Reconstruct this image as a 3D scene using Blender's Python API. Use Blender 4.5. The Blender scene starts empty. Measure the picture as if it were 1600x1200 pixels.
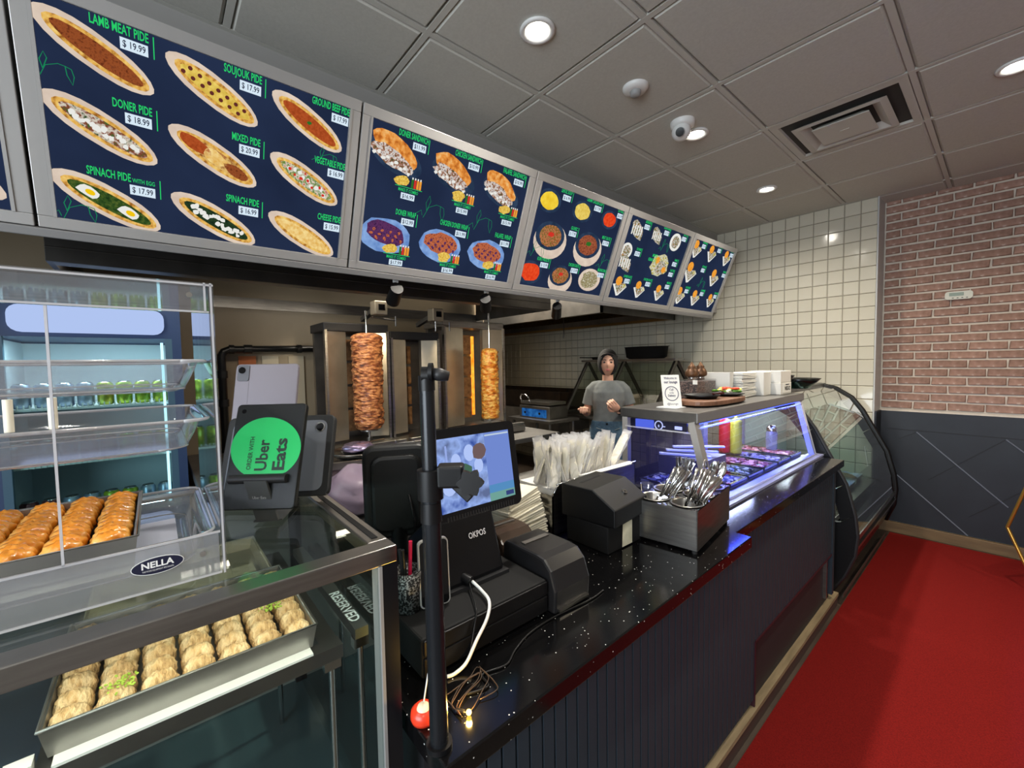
import bpy, math, random
from mathutils import Vector, Matrix
random.seed(11)
PI = math.pi
SC = bpy.context.scene
COL = SC.collection
SC.view_settings.view_transform = 'Standard'
SC.view_settings.look = 'None'
SC.view_settings.gamma = 1.0
SC.view_settings.use_curve_mapping = False
SC.view_settings.exposure = 0.0

# ---------------------------------------------------------------- camera
cd = bpy.data.cameras.new('camera')
cam = bpy.data.objects.new('camera', cd); COL.objects.link(cam)
cd.sensor_width = 36.0; cd.lens = 655.642 / 1600 * 36; cd.clip_start = 0.02
_yaw, _pit, _rol = 0.8662, -0.0492, -0.0169
_F = Vector((-math.sin(_yaw) * math.cos(_pit), math.cos(_yaw) * math.cos(_pit), math.sin(_pit)))
_R = Vector((math.cos(_yaw), math.sin(_yaw), 0)); _U = _R.cross(_F)
_R2 = math.cos(_rol) * _R + math.sin(_rol) * _U; _U2 = -math.sin(_rol) * _R + math.cos(_rol) * _U
cam.matrix_world = Matrix((( _R2.x, _U2.x, -_F.x, 0), (_R2.y, _U2.y, -_F.y, 0), (_R2.z, _U2.z, -_F.z, 1.494), (0, 0, 0, 1)))
SC.camera = cam

# ---------------------------------------------------------------- world and large lights
w = bpy.data.worlds.new('world'); SC.world = w; w.use_nodes = True
bg = w.node_tree.nodes['Background']; bg.inputs[0].default_value = (0.75, 0.85, 1.0, 1); bg.inputs[1].default_value = 1.2
SC.cycles.max_bounces = 7; SC.cycles.diffuse_bounces = 3; SC.cycles.glossy_bounces = 4
SC.cycles.transmission_bounces = 6; SC.cycles.transparent_max_bounces = 24
SC.cycles.caustics_reflective = False; SC.cycles.caustics_refractive = False
SC.cycles.sample_clamp_indirect = 4.0; SC.cycles.use_denoising = True
SC.cycles.use_adaptive_sampling = True; SC.cycles.adaptive_threshold = 0.02

def area(name, loc, to, sx, sy, power, col, spread=180):
    l = bpy.data.lights.new(name, 'AREA'); l.shape = 'RECTANGLE'; l.size = sx; l.size_y = sy
    l.energy = power; l.color = col; l.spread = math.radians(spread)
    o = bpy.data.objects.new(name, l); COL.objects.link(o); o.location = loc
    o.rotation_euler = (Vector(to) - Vector(loc)).to_track_quat('-Z', 'Y').to_euler()
    return o
# daylight coming through the shop window behind the camera
area('window_daylight', (0.35, -2.35, 1.55), (-0.6, 2.5, 1.0), 2.3, 1.7, 120, (0.86, 0.93, 1.0))
# unseen area lights for the kitchen, behind the menu bulkhead
area('kitchen_light', (-3.6, 2.9, 2.72), (-3.6, 2.9, 0), 1.1, 0.5, 120, (1.0, 0.91, 0.76))
area('kitchen_light', (-2.75, 0.55, 1.99), (-2.95, 0.55, 0), 1.6, 0.25, 8, (1.0, 0.88, 0.72))

# ---------------------------------------------------------------- materials
def lin(c):
    return tuple(((v / 255) / 12.92 if v / 255 <= 0.04045 else ((v / 255 + 0.055) / 1.055) ** 2.4) for v in c) + (1.0,)
def ramp(nt, cols, pos=None):
    r = nt.nodes.new('ShaderNodeValToRGB'); e = r.color_ramp.elements
    n = len(cols)
    for i, c in enumerate(cols):
        p = pos[i] if pos else 0.3 + 0.4 * i / max(1, n - 1)
        if i < 2: e[i].position = p; e[i].color = lin(c)
        else: k = e.new(p); k.color = lin(c)
    return r
def noise(nt, scale, detail=4, stretch=None, dist=0.0):
    tc = nt.nodes.new('ShaderNodeTexCoord'); n = nt.nodes.new('ShaderNodeTexNoise')
    n.inputs['Scale'].default_value = scale; n.inputs['Detail'].default_value = detail; n.inputs['Distortion'].default_value = dist
    if stretch:
        m = nt.nodes.new('ShaderNodeMapping'); m.inputs['Scale'].default_value = stretch
        nt.links.new(tc.outputs['Object'], m.inputs[0]); nt.links.new(m.outputs[0], n.inputs['Vector'])
    else: nt.links.new(tc.outputs['Object'], n.inputs['Vector'])
    return n
def M(name, cols, rough=0.5, metal=0.0, scale=20, bump=0, bscale=60, stretch=None, coat=0.0, sss=0.0, rand=0.0, pos=None, spec=0.5, bdist=0.002, sheen=0, emi=None, emis=0, aniso=0):
    m = bpy.data.materials.new(name); m.use_nodes = True; nt = m.node_tree
    b = nt.nodes['Principled BSDF']
    b.inputs['Roughness'].default_value = rough; b.inputs['Metallic'].default_value = metal
    b.inputs['Specular IOR Level'].default_value = spec
    if coat: b.inputs['Coat Weight'].default_value = coat; b.inputs['Coat Roughness'].default_value = 0.06
    if aniso: b.inputs['Anisotropic'].default_value = aniso
    if emi: b.inputs['Emission Color'].default_value = lin(emi); b.inputs['Emission Strength'].default_value = emis
    if isinstance(cols[0], (int, float)):
        cols = [cols]
    out = None
    if len(cols) == 1:
        b.inputs['Base Color'].default_value = lin(cols[0])
    else:
        n = noise(nt, scale, 5, stretch); r = ramp(nt, cols, pos)
        nt.links.new(n.outputs['Fac'], r.inputs[0]); out = r.outputs[0]
    if rand:
        oi = nt.nodes.new('ShaderNodeObjectInfo'); hs = nt.nodes.new('ShaderNodeHueSaturation')
        mr = nt.nodes.new('ShaderNodeMapRange'); mr.inputs['To Min'].default_value = 1 - rand; mr.inputs['To Max'].default_value = 1 + rand
        nt.links.new(oi.outputs['Random'], mr.inputs['Value']); nt.links.new(mr.outputs[0], hs.inputs['Value'])
        if out: nt.links.new(out, hs.inputs['Color'])
        else: hs.inputs['Color'].default_value = lin(cols[0])
        out = hs.outputs[0]
    if out: nt.links.new(out, b.inputs['Base Color'])
    if bump:
        n2 = noise(nt, bscale, 4, stretch); bp = nt.nodes.new('ShaderNodeBump')
        bp.inputs['Strength'].default_value = bump; bp.inputs['Distance'].default_value = bdist
        nt.links.new(n2.outputs['Fac'], bp.inputs['Height']); nt.links.new(bp.outputs[0], b.inputs['Normal'])
    return m
def E(name, cols, strength=1.0, scale=60, pos=None, stretch=None):
    m = bpy.data.materials.new(name); m.use_nodes = True; nt = m.node_tree
    nt.nodes.remove(nt.nodes['Principled BSDF'])
    e = nt.nodes.new('ShaderNodeEmission'); e.inputs[1].default_value = strength
    nt.links.new(e.outputs[0], nt.nodes['Material Output'].inputs[0])
    if isinstance(cols[0], (int, float)): e.inputs[0].default_value = lin(cols)
    elif len(cols) == 1: e.inputs[0].default_value = lin(cols[0])
    else:
        n = noise(nt, scale, 3, stretch); r = ramp(nt, cols, pos)
        nt.links.new(n.outputs['Fac'], r.inputs[0]); nt.links.new(r.outputs[0], e.inputs[0])
    return m
def G(name, tint=(255, 255, 255), refl=1.0, rough=0.02, ior=1.45, haze=0.0, hcol=(200, 205, 215)):
    """thin clear sheet: transparent, with fresnel reflection and an optional milky share"""
    m = bpy.data.materials.new(name); m.use_nodes = True; nt = m.node_tree
    nt.nodes.remove(nt.nodes['Principled BSDF'])
    t = nt.nodes.new('ShaderNodeBsdfTransparent'); t.inputs[0].default_value = lin(tint)
    g = nt.nodes.new('ShaderNodeBsdfGlossy'); g.inputs['Roughness'].default_value = rough
    lw = nt.nodes.new('ShaderNodeLayerWeight'); lw.inputs[0].default_value = 0.5      # facing = 1 - cos, the same from both sides
    pw = nt.nodes.new('ShaderNodeMath'); pw.operation = 'POWER'; pw.inputs[1].default_value = 5.0
    r0 = ((ior - 1) / (ior + 1)) ** 2
    f = nt.nodes.new('ShaderNodeMath'); f.operation = 'MULTIPLY_ADD'; f.inputs[1].default_value = 1 - r0; f.inputs[2].default_value = r0
    nt.links.new(lw.outputs['Facing'], pw.inputs[0]); nt.links.new(pw.outputs[0], f.inputs[0])
    mu = nt.nodes.new('ShaderNodeMath'); mu.operation = 'MULTIPLY'; mu.inputs[1].default_value = refl; mu.use_clamp = True
    nt.links.new(f.outputs[0], mu.inputs[0])
    mx = nt.nodes.new('ShaderNodeMixShader'); nt.links.new(mu.outputs[0], mx.inputs[0])
    base = t
    if haze:
        d = nt.nodes.new('ShaderNodeBsdfDiffuse'); d.inputs[0].default_value = lin(hcol)
        m2 = nt.nodes.new('ShaderNodeMixShader'); m2.inputs[0].default_value = haze
        tl = nt.nodes.new('ShaderNodeBsdfTranslucent'); tl.inputs[0].default_value = lin(hcol)
        m3 = nt.nodes.new('ShaderNodeMixShader'); nt.links.new(d.outputs[0], m3.inputs[1]); nt.links.new(tl.outputs[0], m3.inputs[2])
        nt.links.new(t.outputs[0], m2.inputs[1]); nt.links.new(m3.outputs[0], m2.inputs[2]); base = m2
    nt.links.new(base.outputs[0], mx.inputs[1]); nt.links.new(g.outputs[0], mx.inputs[2])
    nt.links.new(mx.outputs[0], nt.nodes['Material Output'].inputs[0])
    return m

STEEL = M('brushed_steel', [(150, 148, 145), (175, 173, 170)], 0.28, 1.0, 8, 0.05, 300, stretch=(1, 1, 12))
STEELD = M('dull_steel', [(112, 110, 108), (140, 138, 135)], 0.42, 1.0, 6)
SHEET = M('hood_steel', [(78, 76, 74), (98, 96, 93)], 0.38, 1.0, 5)
CHROME = M('chrome', (215, 215, 215), 0.12, 1.0)
ALU = M('aluminium_frame', (172, 170, 168), 0.38, 0.35)
ALUR = M('grey_rail', (128, 127, 127), 0.5, 0.15)
BLACK = M('black_plastic', (13, 13, 15), 0.38, spec=.3)
BLACKM = M('black_matte', (9, 9, 10), 0.75, spec=.3)
BLACKG = M('black_gloss', (10, 10, 12), 0.08)
DARK = M('dark_grey_plastic', (36, 36, 38), 0.45, spec=.35)
WHITE = M('white_plastic', (228, 228, 226), 0.4)
PAPER = M('white_paper', (236, 234, 228), 0.8)
CREAM = M('cream_paper', (238, 232, 212), 0.8)
GLASS = G('clear_glass', (246, 252, 250), 1.0)
GLASSG = G('green_tinted_glass', (205, 225, 218), 1.3)
ACRYL = G('clear_acrylic', (247, 248, 250), 1.3, 0.03, haze=.10, hcol=(225, 225, 230))
ACREDGE = G('acrylic_edge_glow', (230, 232, 236), 2.0, 0.1, haze=.7, hcol=(240, 240, 244))  # bright look of lit sheet edges put into a whitish colour
RUBBER = M('rubber', (30, 30, 30), 0.8)

# ---------------------------------------------------------------- mesh builder
def cr(P, k=7):
    """smooth curve through the points"""
    P = [Vector(p) for p in P]; out = []
    for i in range(len(P) - 1):
        a, b, c, d = P[max(i - 1, 0)], P[i], P[i + 1], P[min(i + 2, len(P) - 1)]
        for j in range(k):
            t = j / k; out.append(.5 * ((2 * b) + (c - a) * t + (2 * a - 5 * b + 4 * c - d) * t * t + (3 * b - a - 3 * c + d) * t ** 3))
    return out + [P[-1]]
class MB:
    def __init__(s, T=None):
        s.v = []; s.f = []; s.mi = []; s.T = T; s.m = 0; s.sm = []
    def add(s, vs, fs, smooth=False):
        n = len(s.v)
        if s.T is not None: vs = [s.T @ Vector(p) for p in vs]
        s.v += [tuple(p) for p in vs]
        s.f += [tuple(n + i for i in f) for f in fs]
        s.mi += [s.m] * len(fs); s.sm += [smooth] * len(fs)
        return s
    def box(s, x0, x1, y0, y1, z0, z1):
        return s.add([(x0, y0, z0), (x1, y0, z0), (x1, y1, z0), (x0, y1, z0), (x0, y0, z1), (x1, y0, z1), (x1, y1, z1), (x0, y1, z1)],
                     [(0, 3, 2, 1), (4, 5, 6, 7), (0, 1, 5, 4), (1, 2, 6, 5), (2, 3, 7, 6), (3, 0, 4, 7)])
    def bar(s, a, b, w, h, up=(0, 0, 1)):
        a = Vector(a); b = Vector(b); d = (b - a).normalized(); u = Vector(up)
        if abs(d.dot(u)) > 0.98: u = Vector((1, 0, 0))
        r = d.cross(u).normalized() * w / 2; u = r.cross(d).normalized() * h / 2
        return s.add([a - r - u, a + r - u, a + r + u, a - r + u, b - r - u, b + r - u, b + r + u, b - r + u],
                     [(0, 1, 2, 3), (7, 6, 5, 4), (0, 4, 5, 1), (1, 5, 6, 2), (2, 6, 7, 3), (3, 7, 4, 0)])
    def quad(s, a, b, c, d): return s.add([a, b, c, d], [(0, 1, 2, 3)])
    def poly(s, pts): return s.add(pts, [tuple(range(len(pts)))])
    def cyl(s, a, b, r0, r1=None, n=16, caps=True, smooth=True):
        a = Vector(a); b = Vector(b); r1 = r0 if r1 is None else r1
        d = (b - a).normalized(); u = Vector((0, 0, 1)) if abs(d.z) < 0.95 else Vector((1, 0, 0))
        e1 = d.cross(u).normalized(); e2 = d.cross(e1)
        vs = []
        for c, r in ((a, r0), (b, r1)):
            for i in range(n):
                t = 2 * PI * i / n; vs.append(c + e1 * r * math.cos(t) + e2 * r * math.sin(t))
        s.add(vs, [(i, n + i, n + (i + 1) % n, (i + 1) % n) for i in range(n)], smooth)
        if caps: s.add(vs[:n], [tuple(range(n))]); s.add(vs[n:], [tuple(reversed(range(n)))])
        return s
    def tube(s, pts, r, n=8):
        P = [Vector(p) for p in pts]; rings = []; up = Vector((0, 0, 1))
        prev = None
        for i, p in enumerate(P):
            d = ((P[min(i + 1, len(P) - 1)] - p).normalized() + (p - P[max(i - 1, 0)]).normalized()).normalized()
            if prev is None:
                u = up if abs(d.z) < 0.9 else Vector((1, 0, 0)); e1 = d.cross(u).normalized()
            else: e1 = (prev - d * prev.dot(d)).normalized()
            prev = e1; e2 = d.cross(e1); rr = r[i] if isinstance(r, (list, tuple)) else r
            rings.append([p + e1 * rr * math.cos(2 * PI * k / n) + e2 * rr * math.sin(2 * PI * k / n) for k in range(n)])
        vs = [v for ring in rings for v in ring]; fs = []
        for i in range(len(P) - 1):
            for k in range(n): fs.append((i * n + k, i * n + (k + 1) % n, (i + 1) * n + (k + 1) % n, (i + 1) * n + k))
        fs.append(tuple(reversed(range(n)))); L = (len(P) - 1) * n; fs.append(tuple(L + k for k in range(n)))
        return s.add(vs, fs, True)
    def lathe(s, prof, c=(0, 0, 0), n=24, sx=1, sy=1, jit=None, cap=False):
        vs = []
        for j, (r, z) in enumerate(prof):
            for i in range(n):
                t = 2 * PI * i / n; q = r * (1 + (jit(t, z) if jit else 0))
                vs.append((c[0] + q * sx * math.cos(t), c[1] + q * sy * math.sin(t), c[2] + z))
        fs = [(j * n + i, j * n + (i + 1) % n, (j + 1) * n + (i + 1) % n, (j + 1) * n + i) for j in range(len(prof) - 1) for i in range(n)]
        s.add(vs, fs, True)
        if cap and prof[0][0] > 1e-4: s.add(vs[:n], [tuple(reversed(range(n)))])
        if cap and prof[-1][0] > 1e-4: s.add(vs[-n:], [tuple(range(n))])
        return s
    def prism(s, pts, axis, a, b):
        """pts: 2D polygon in the two other axes (in xyz order), extruded along axis from a to b"""
        def p3(p, t): return {'x': (t, p[0], p[1]), 'y': (p[0], t, p[1]), 'z': (p[0], p[1], t)}[axis]
        n = len(pts); vs = [p3(p, a) for p in pts] + [p3(p, b) for p in pts]
        return s.add(vs, [tuple(range(n)), tuple(reversed(range(n, 2 * n)))] + [(i, n + i, n + (i + 1) % n, (i + 1) % n) for i in range(n)])
    def ell(s, c, r, nu=16, nv=10, fn=None):
        vs = []
        for j in range(nv + 1):
            p = PI * j / nv
            for i in range(nu):
                t = 2 * PI * i / nu; d = Vector((math.sin(p) * math.cos(t), math.sin(p) * math.sin(t), math.cos(p)))
                q = Vector((d.x * r[0], d.y * r[1], d.z * r[2]))
                if fn: q = fn(q, d)
                vs.append(Vector(c) + q)
        fs = [(j * nu + i, (j + 1) * nu + i, (j + 1) * nu + (i + 1) % nu, j * nu + (i + 1) % nu) for j in range(nv) for i in range(nu)]
        return s.add(vs, fs, True)
    def disc(s, c, rx, ry, n=20, rot=0, wob=0, seed=0):
        rnd = random.Random(seed); pts = []
        for i in range(n):
            t = 2 * PI * i / n; q = 1 + (rnd.uniform(-wob, wob) if wob else 0)
            x = rx * q * math.cos(t); y = ry * q * math.sin(t)
            pts.append((c[0] + x * math.cos(rot) - y * math.sin(rot), c[1] + x * math.sin(rot) + y * math.cos(rot), c[2]))
        return s.poly(pts)
    def rbox(s, w, h, d, r, n=4):
        """rounded rectangle w x h in local xy, thickness d along z, centred"""
        pts = []
        for cx, cy, a0 in ((w / 2 - r, h / 2 - r, 0), (-w / 2 + r, h / 2 - r, PI / 2), (-w / 2 + r, -h / 2 + r, PI), (w / 2 - r, -h / 2 + r, 1.5 * PI)):
            for k in range(n + 1):
                t = a0 + PI / 2 * k / n; pts.append((cx + r * math.cos(t), cy + r * math.sin(t)))
        return s.prism(pts, 'z', -d / 2, d / 2)
    def text(s, txt, x, y, h, z=0.0, w=None, align='L', rot=0.0, bold=0.0):
        vs, fs, wd = text_geo(txt, bold)
        if not vs: return s
        sx = (w / wd) if w else h * 0.72
        sc = h / 0.72
        if not w: sx = sc * 0.72
        ox = {'L': 0, 'C': -wd * sx / 2, 'R': -wd * sx}[align]
        c, q = math.cos(rot), math.sin(rot); out = []
        for a, b in vs:
            X = ox + a * sx; Y = b * sc
            out.append((x + X * c - Y * q, y + X * q + Y * c, z))
        return s.add(out, fs)
    def build(s, name, mat, parent=None, bevel=0, world=True, link=True):
        me = bpy.data.meshes.new(name); me.from_pydata(s.v, [], s.f)
        mats = mat if isinstance(mat, (list, tuple)) else [mat]
        for m in mats: me.materials.append(m)
        me.polygons.foreach_set('material_index', s.mi); me.polygons.foreach_set('use_smooth', s.sm)
        me.update(); me.validate()
        o = bpy.data.objects.new(name, me)
        COL.objects.link(o)
        if parent is not None: attach(o, parent, world)
        if bevel:
            b = o.modifiers.new('bevel', 'BEVEL'); b.width = bevel; b.segments = 2; b.limit_method = 'ANGLE'; b.angle_limit = 0.7
        return o
_tc = {}
def text_geo(txt, bold=0.0):
    k = (txt, bold)
    if k in _tc: return _tc[k]
    c = bpy.data.curves.new('t', 'FONT'); c.body = txt; c.size = 1.0; c.resolution_u = 2; c.offset = bold
    o = bpy.data.objects.new('t', c); COL.objects.link(o)
    dg = bpy.context.evaluated_depsgraph_get(); dg.update()
    me = bpy.data.meshes.new_from_object(o.evaluated_get(dg))
    vs = [(v.co.x, v.co.y) for v in me.vertices]; fs = [tuple(p.vertices) for p in me.polygons]
    x0 = min((v[0] for v in vs), default=0); x1 = max((v[0] for v in vs), default=1)
    vs = [(a - x0, b) for a, b in vs]
    bpy.data.objects.remove(o); bpy.data.curves.remove(c); bpy.data.meshes.remove(me)
    _tc[k] = (vs, fs, max(x1 - x0, 1e-3)); return _tc[k]
def attach(o, parent, world=True):
    o.parent = parent
    if world and parent.type == 'EMPTY': o.matrix_parent_inverse = parent.matrix_basis.inverted()
def thing(name, label, cat, loc=(0, 0, 0), rz=0.0, group=None):
    o = bpy.data.objects.new(name, None); o.empty_display_size = 0.05; COL.objects.link(o)
    o.matrix_basis = Matrix.Translation(loc) @ Matrix.Rotation(rz, 4, 'Z')
    o['label'] = label; o['category'] = cat
    if group: o['group'] = group
    return o
def tag(o, label, cat, group=None):
    o['label'] = label; o['category'] = cat
    if group: o['group'] = group
    return o
def struct(o): o['kind'] = 'structure'; return o
def stuff(o): o['kind'] = 'stuff'; return o
KIDS = {}
def copy_tree(o, parent=None):
    c = o.copy(); COL.objects.link(c)
    if parent is not None: c.parent = parent
    for ch in [x for x in list(o.children)]: copy_tree(ch, c)
    return c
def dup(root, loc, rz=0.0, label=None, sc=None):
    c = copy_tree(root); c.matrix_basis = Matrix.Translation(loc) @ Matrix.Rotation(rz, 4, 'Z')
    if sc: c.scale = (sc, sc, sc) if isinstance(sc, (int, float)) else sc
    if label: c['label'] = label
    return c
def frame3(o, ex, ey):
    """matrix whose local x runs along ex, y along ey (made square), origin o"""
    ex = Vector(ex).normalized(); ey = Vector(ey); ez = ex.cross(ey).normalized(); ey = ez.cross(ex)
    m = Matrix.Identity(4)
    for i in range(3): m[i][0] = ex[i]; m[i][1] = ey[i]; m[i][2] = ez[i]; m[i][3] = o[i]
    return m
# ================================================================ the room
KFLOOR = M('kitchen_floor', [(60, 50, 44), (80, 68, 58)], 0.5, scale=6)
TILE = M('glazed_tile', [(206, 201, 182), (214, 209, 193)], 0.12, 0, 3, 0.25, 9, rand=0.035, coat=0.3, bdist=0.004)
GROUT = M('grout', (128, 122, 110), 0.9)
BRICK = M('brick_slip', [(136, 106, 92), (160, 126, 111), (170, 136, 122), (208, 192, 180)], 0.85, 0, 26, 0.6, 70, rand=0.12, pos=[0.3, 0.5, 0.64, 0.78], bdist=0.003)
MORTAR = M('mortar', [(208, 198, 184), (220, 210, 196)], 0.9, 0, 30, 0.4, 120)
CEIL = M('ceiling_tile_paint', [(190, 189, 181), (198, 197, 189)], 0.85, 0, 90, 0.15, 260)
TBAR = M('ceiling_grid_paint', (196, 195, 187), 0.6)
BULK = M('bulkhead_paint', (158, 156, 153), 0.7)
DADO = M('dado_paint', [(17, 22, 31), (24, 30, 39)], 0.5, 0, 4, 0.1, 200)
WOODB = M('brown_baseboard', [(92, 72, 48), (112, 90, 62)], 0.6, 0, 5, 0.2, 40, stretch=(1, 8, 8))
CARPET = M('red_carpet', [(98, 18, 17), (128, 26, 22)], 0.95, spec=.1, metal=0, scale=220, bump=0.5, bscale=420, sheen=0.3, bdist=0.004)
PAINT = M('room_wall_paint', (150, 144, 136), 0.8)
KPANEL = M('kitchen_wall_panel', [(152, 136, 112), (166, 150, 126)], 0.3, 0, 2, 0.05, 3)

XB, ZC, YF, YB, XC = -1.99, 2.80, 4.55, 4.78, -0.70
struct(MB().box(-5.8, 1.9, -2.55, 4.95, -0.06, 0.0).build('floor', KFLOOR))
tag(MB().box(-0.60, 1.9, 1.25, 4.70, 0.0, 0.008).build('carpet', CARPET), 'plain red carpet covering the customer aisle beside the counter', 'carpet')  # near end left bare, out of view, to lessen red bounce

# tiled wall at the end of the room
wb = struct(MB().box(-5.8, XC, YF, YF + 0.3, 0.0, ZC).build('wall_back', GROUT))
P = 0.1105
def tile_mb():
    m = MB(); a = P / 2 - 0.002; b = a - 0.004; d = 0.005
    m.add([(-a, 0, -a), (a, 0, -a), (a, 0, a), (-a, 0, a), (-b, -d, -b), (b, -d, -b), (b, -d, b), (-b, -d, b)],
          [(4, 5, 6, 7), (0, 1, 5, 4), (1, 2, 6, 5), (2, 3, 7, 6), (3, 0, 4, 7)])
    return m
tile0 = tile_mb().build('tile', TILE, wb)
rest = MB(); cells = []
for i in range(46):
    for j in range(25):
        x = XC - P * (i + 0.5) - 0.004; z = ZC - P * (j + 0.5)
        if z < 0.05: continue
        cells.append((i, j, x, z))
cells.sort(key=lambda c: (c[0] > 16, c[1] > 16, c[0], c[1]))
for k, (i, j, x, z) in enumerate(cells):
    if k < 289 and i <= 16 and j <= 16:
        t = tile0 if k == 0 else tile0.copy()
        if k: COL.objects.link(t)
        t.location = (x, YF, z)
    else:
        rest.T = Matrix.Translation((x, YF, z)); q = tile_mb(); rest.add(q.v, q.f)
rest.T = None
stuff(rest.build('tile', TILE, wb))
struct(MB().box(XC - 0.006, XC + 0.004, YF - 0.012, YF + 0.24, 0.9, ZC).build('trim_1', M('corner_trim', (190, 192, 192), 0.4)))

# brick wall, dado and baseboard
wr = struct(MB().box(XC - 0.02, 2.0, YB + 0.012, YB + 0.2, 0.0, ZC).build('wall_right', MORTAR))
struct(MB().box(XC - 0.04, XC, YF + 0.02, YB + 0.012, 0.0, ZC).build('trim_2', MORTAR))
CO = 0.0683; BLn = 0.205
def brick_mb(seed, L=0.192):
    rnd = random.Random(seed); h = CO - 0.014; d = 0.014
    a = [(0, 0), (L, 0), (L, h), (0, h)]
    q = [(x + rnd.uniform(-.003, .003), z + rnd.uniform(-.002, .002)) for x, z in a]
    i = [(x + (0.004 if x < L / 2 else -0.004), z + (0.004 if z < h / 2 else -0.004)) for x, z in q]
    m = MB(); m.add([(x, 0, z) for x, z in q] + [(x, -d, z) for x, z in i], [(4, 5, 6, 7), (0, 1, 5, 4), (1, 2, 6, 5), (2, 3, 7, 6), (3, 0, 4, 7)])
    return m
bm = [brick_mb(s) for s in range(6)]; bh = brick_mb(9, 0.093)
protos = [b.build('brick', BRICK, wr) for b in bm]; ph = bh.build('brick', BRICK, wr)
used = set(); z = 1.055; row = 0
while z < ZC - 0.03:
    off = 0.0 if row % 2 == 0 else 0.0
    x = XC + 0.012
    if row % 2: lst = [('h', x)]; x += 0.102
    else: lst = []
    while x < 0.95: lst.append(('f', x)); x += BLn - 0.004
    for kind, bx in lst:
        p = ph if kind == 'h' else protos[random.randrange(6)]
        if p.name in used: o = p.copy(); COL.objects.link(o)
        else: o = p; used.add(p.name)
        o.location = (bx, YB + 0.012, z + 0.007)
    # short side bricks of the return
    o = ph.copy(); COL.objects.link(o); o.location = (XC, YB - 0.01, z + 0.007); o.rotation_euler = (0, 0, -PI / 2)
    o.scale = (1.0, 1, 1); o.location = (XC, YB + 0.008, z + 0.007)
    z += CO; row += 1
for p in protos + [ph]:
    if p.name not in used: bpy.data.objects.remove(p)
da = struct(MB().box(XC, 2.0, YB - 0.015, YB + 0.012, 0.09, 1.04).box(XC, XC + 0.015, YF, YB - 0.015, 0.09, 1.04).build('wall_dado', DADO))
BEAD = M('dado_lit_edge', (92, 98, 110), 0.35)  # paler colour paints in the lit edges of the dado grooves
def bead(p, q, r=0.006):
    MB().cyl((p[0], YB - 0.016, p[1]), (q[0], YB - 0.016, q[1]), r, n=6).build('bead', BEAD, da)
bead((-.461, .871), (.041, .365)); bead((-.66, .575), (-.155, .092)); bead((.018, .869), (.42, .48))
GRV = M('dado_groove', (16, 18, 24), 0.6)
for p, q in (((-.385, .485), (.018, .869)), ((-.567, .80), (-.461, .871)), ((-.155, .24), (.23, .62)), ((-.66, .885), (.9, .872))):
    MB().bar((p[0], YB - 0.0155, p[1]), (q[0], YB - 0.0155, q[1]), 0.005, 0.004, up=(0, 1, 0)).build('groove', GRV, da)
struct(MB().box(XC - 0.05, 2.0, YB - 0.018, YB + 0.004, 1.036, 1.05).build('trim_3', MORTAR))
struct(MB().box(XC, 2.0, YB - 0.045, YB - 0.015, 0.0, 0.088).build('baseboard_right', WOODB, bevel=0.004))
# other enclosing walls
struct(MB().box(-5.95, -5.8, -2.55, 4.95, 0, ZC).build('wall_left', PAINT))
struct(MB().box(1.9, 2.0, -2.55, 4.8, 0, ZC).build('wall_side', PAINT))
wf = MB()
for b in ((-5.8, -0.95, 0, ZC), (1.65, 1.9, 0, ZC), (-0.95, 1.65, 0, 0.6), (-0.95, 1.65, 2.5, ZC)): wf.box(b[0], b[1], -2.6, -2.5, b[2], b[3])
struct(wf.build('wall_front', PAINT))
wn = struct(MB().box(-0.95, 1.65, -2.56, -2.55, 0.6, 2.5).build('window_1', GLASS))
fr = MB()
for x in (-0.95, 0.35, 1.61): fr.box(x, x + 0.05, -2.58, -2.5, 0.6, 2.5)
for zz in (0.6, 2.45): fr.box(-0.95, 1.65, -2.58, -2.5, zz, zz + 0.05)
fr.build('window_frame', ALU, wn)
struct(MB().box(-3.80, -3.65, -2.5, 2.72, 0, ZC).build('wall_partition', KPANEL))
struct(MB().box(-3.66, -3.635, -2.0, 2.70, 1.93, 2.01).build('trim_4', STEEL))
# bulkhead that carries the menu boards
struct(MB().box(XB - 0.12, XB, -2.5, YF, 1.99, ZC).build('wall_bulkhead', BULK))

# suspended ceiling: slab with grid and individual tiles
ce = struct(MB().box(-5.8, 1.95, -2.55, 4.95, ZC + 0.012, ZC + 0.1).build('ceiling', CEIL))
gx = [-3.35, -2.74, -2.13, -1.509, -0.925, -0.314, 0.296, 0.906, 1.516]
gx = [XB, -1.509, -0.925, -0.314, 0.296, 0.906, 1.516, 1.95]
gy = [-2.55] + [0.878 + 0.61 * n for n in range(-5, 7)] + [4.80]
tb = MB()
for x in gx[1:-1]: tb.box(x - 0.012, x + 0.012, -2.55, 4.8, ZC - 0.002, ZC + 0.011)
for y in gy[1:-1]: tb.box(XB, 1.95, y - 0.012, y + 0.012, ZC - 0.0024, ZC + 0.0105)
tb.box(XB, XB + 0.02, -2.55, YF, ZC - 0.003, ZC + 0.011)
stuff(tb.build('ceiling_grid', TBAR, ce))
def ctile(w, d):
    m = MB(); a, b = w / 2 - 0.014, d / 2 - 0.014; i = 0.012
    m.add([(-a, -b, 0.008), (a, -b, 0.008), (a, b, 0.008), (-a, b, 0.008), (-a + i, -b + i, -0.004), (a - i, -b + i, -0.004), (a - i, b - i, -0.004), (-a + i, b - i, -0.004)],
          [(7, 6, 5, 4), (4, 5, 1, 0), (5, 6, 2, 1), (6, 7, 3, 2), (7, 4, 0, 3)])
    return m
VENT = (2, 9)
tcache = {}
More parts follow.
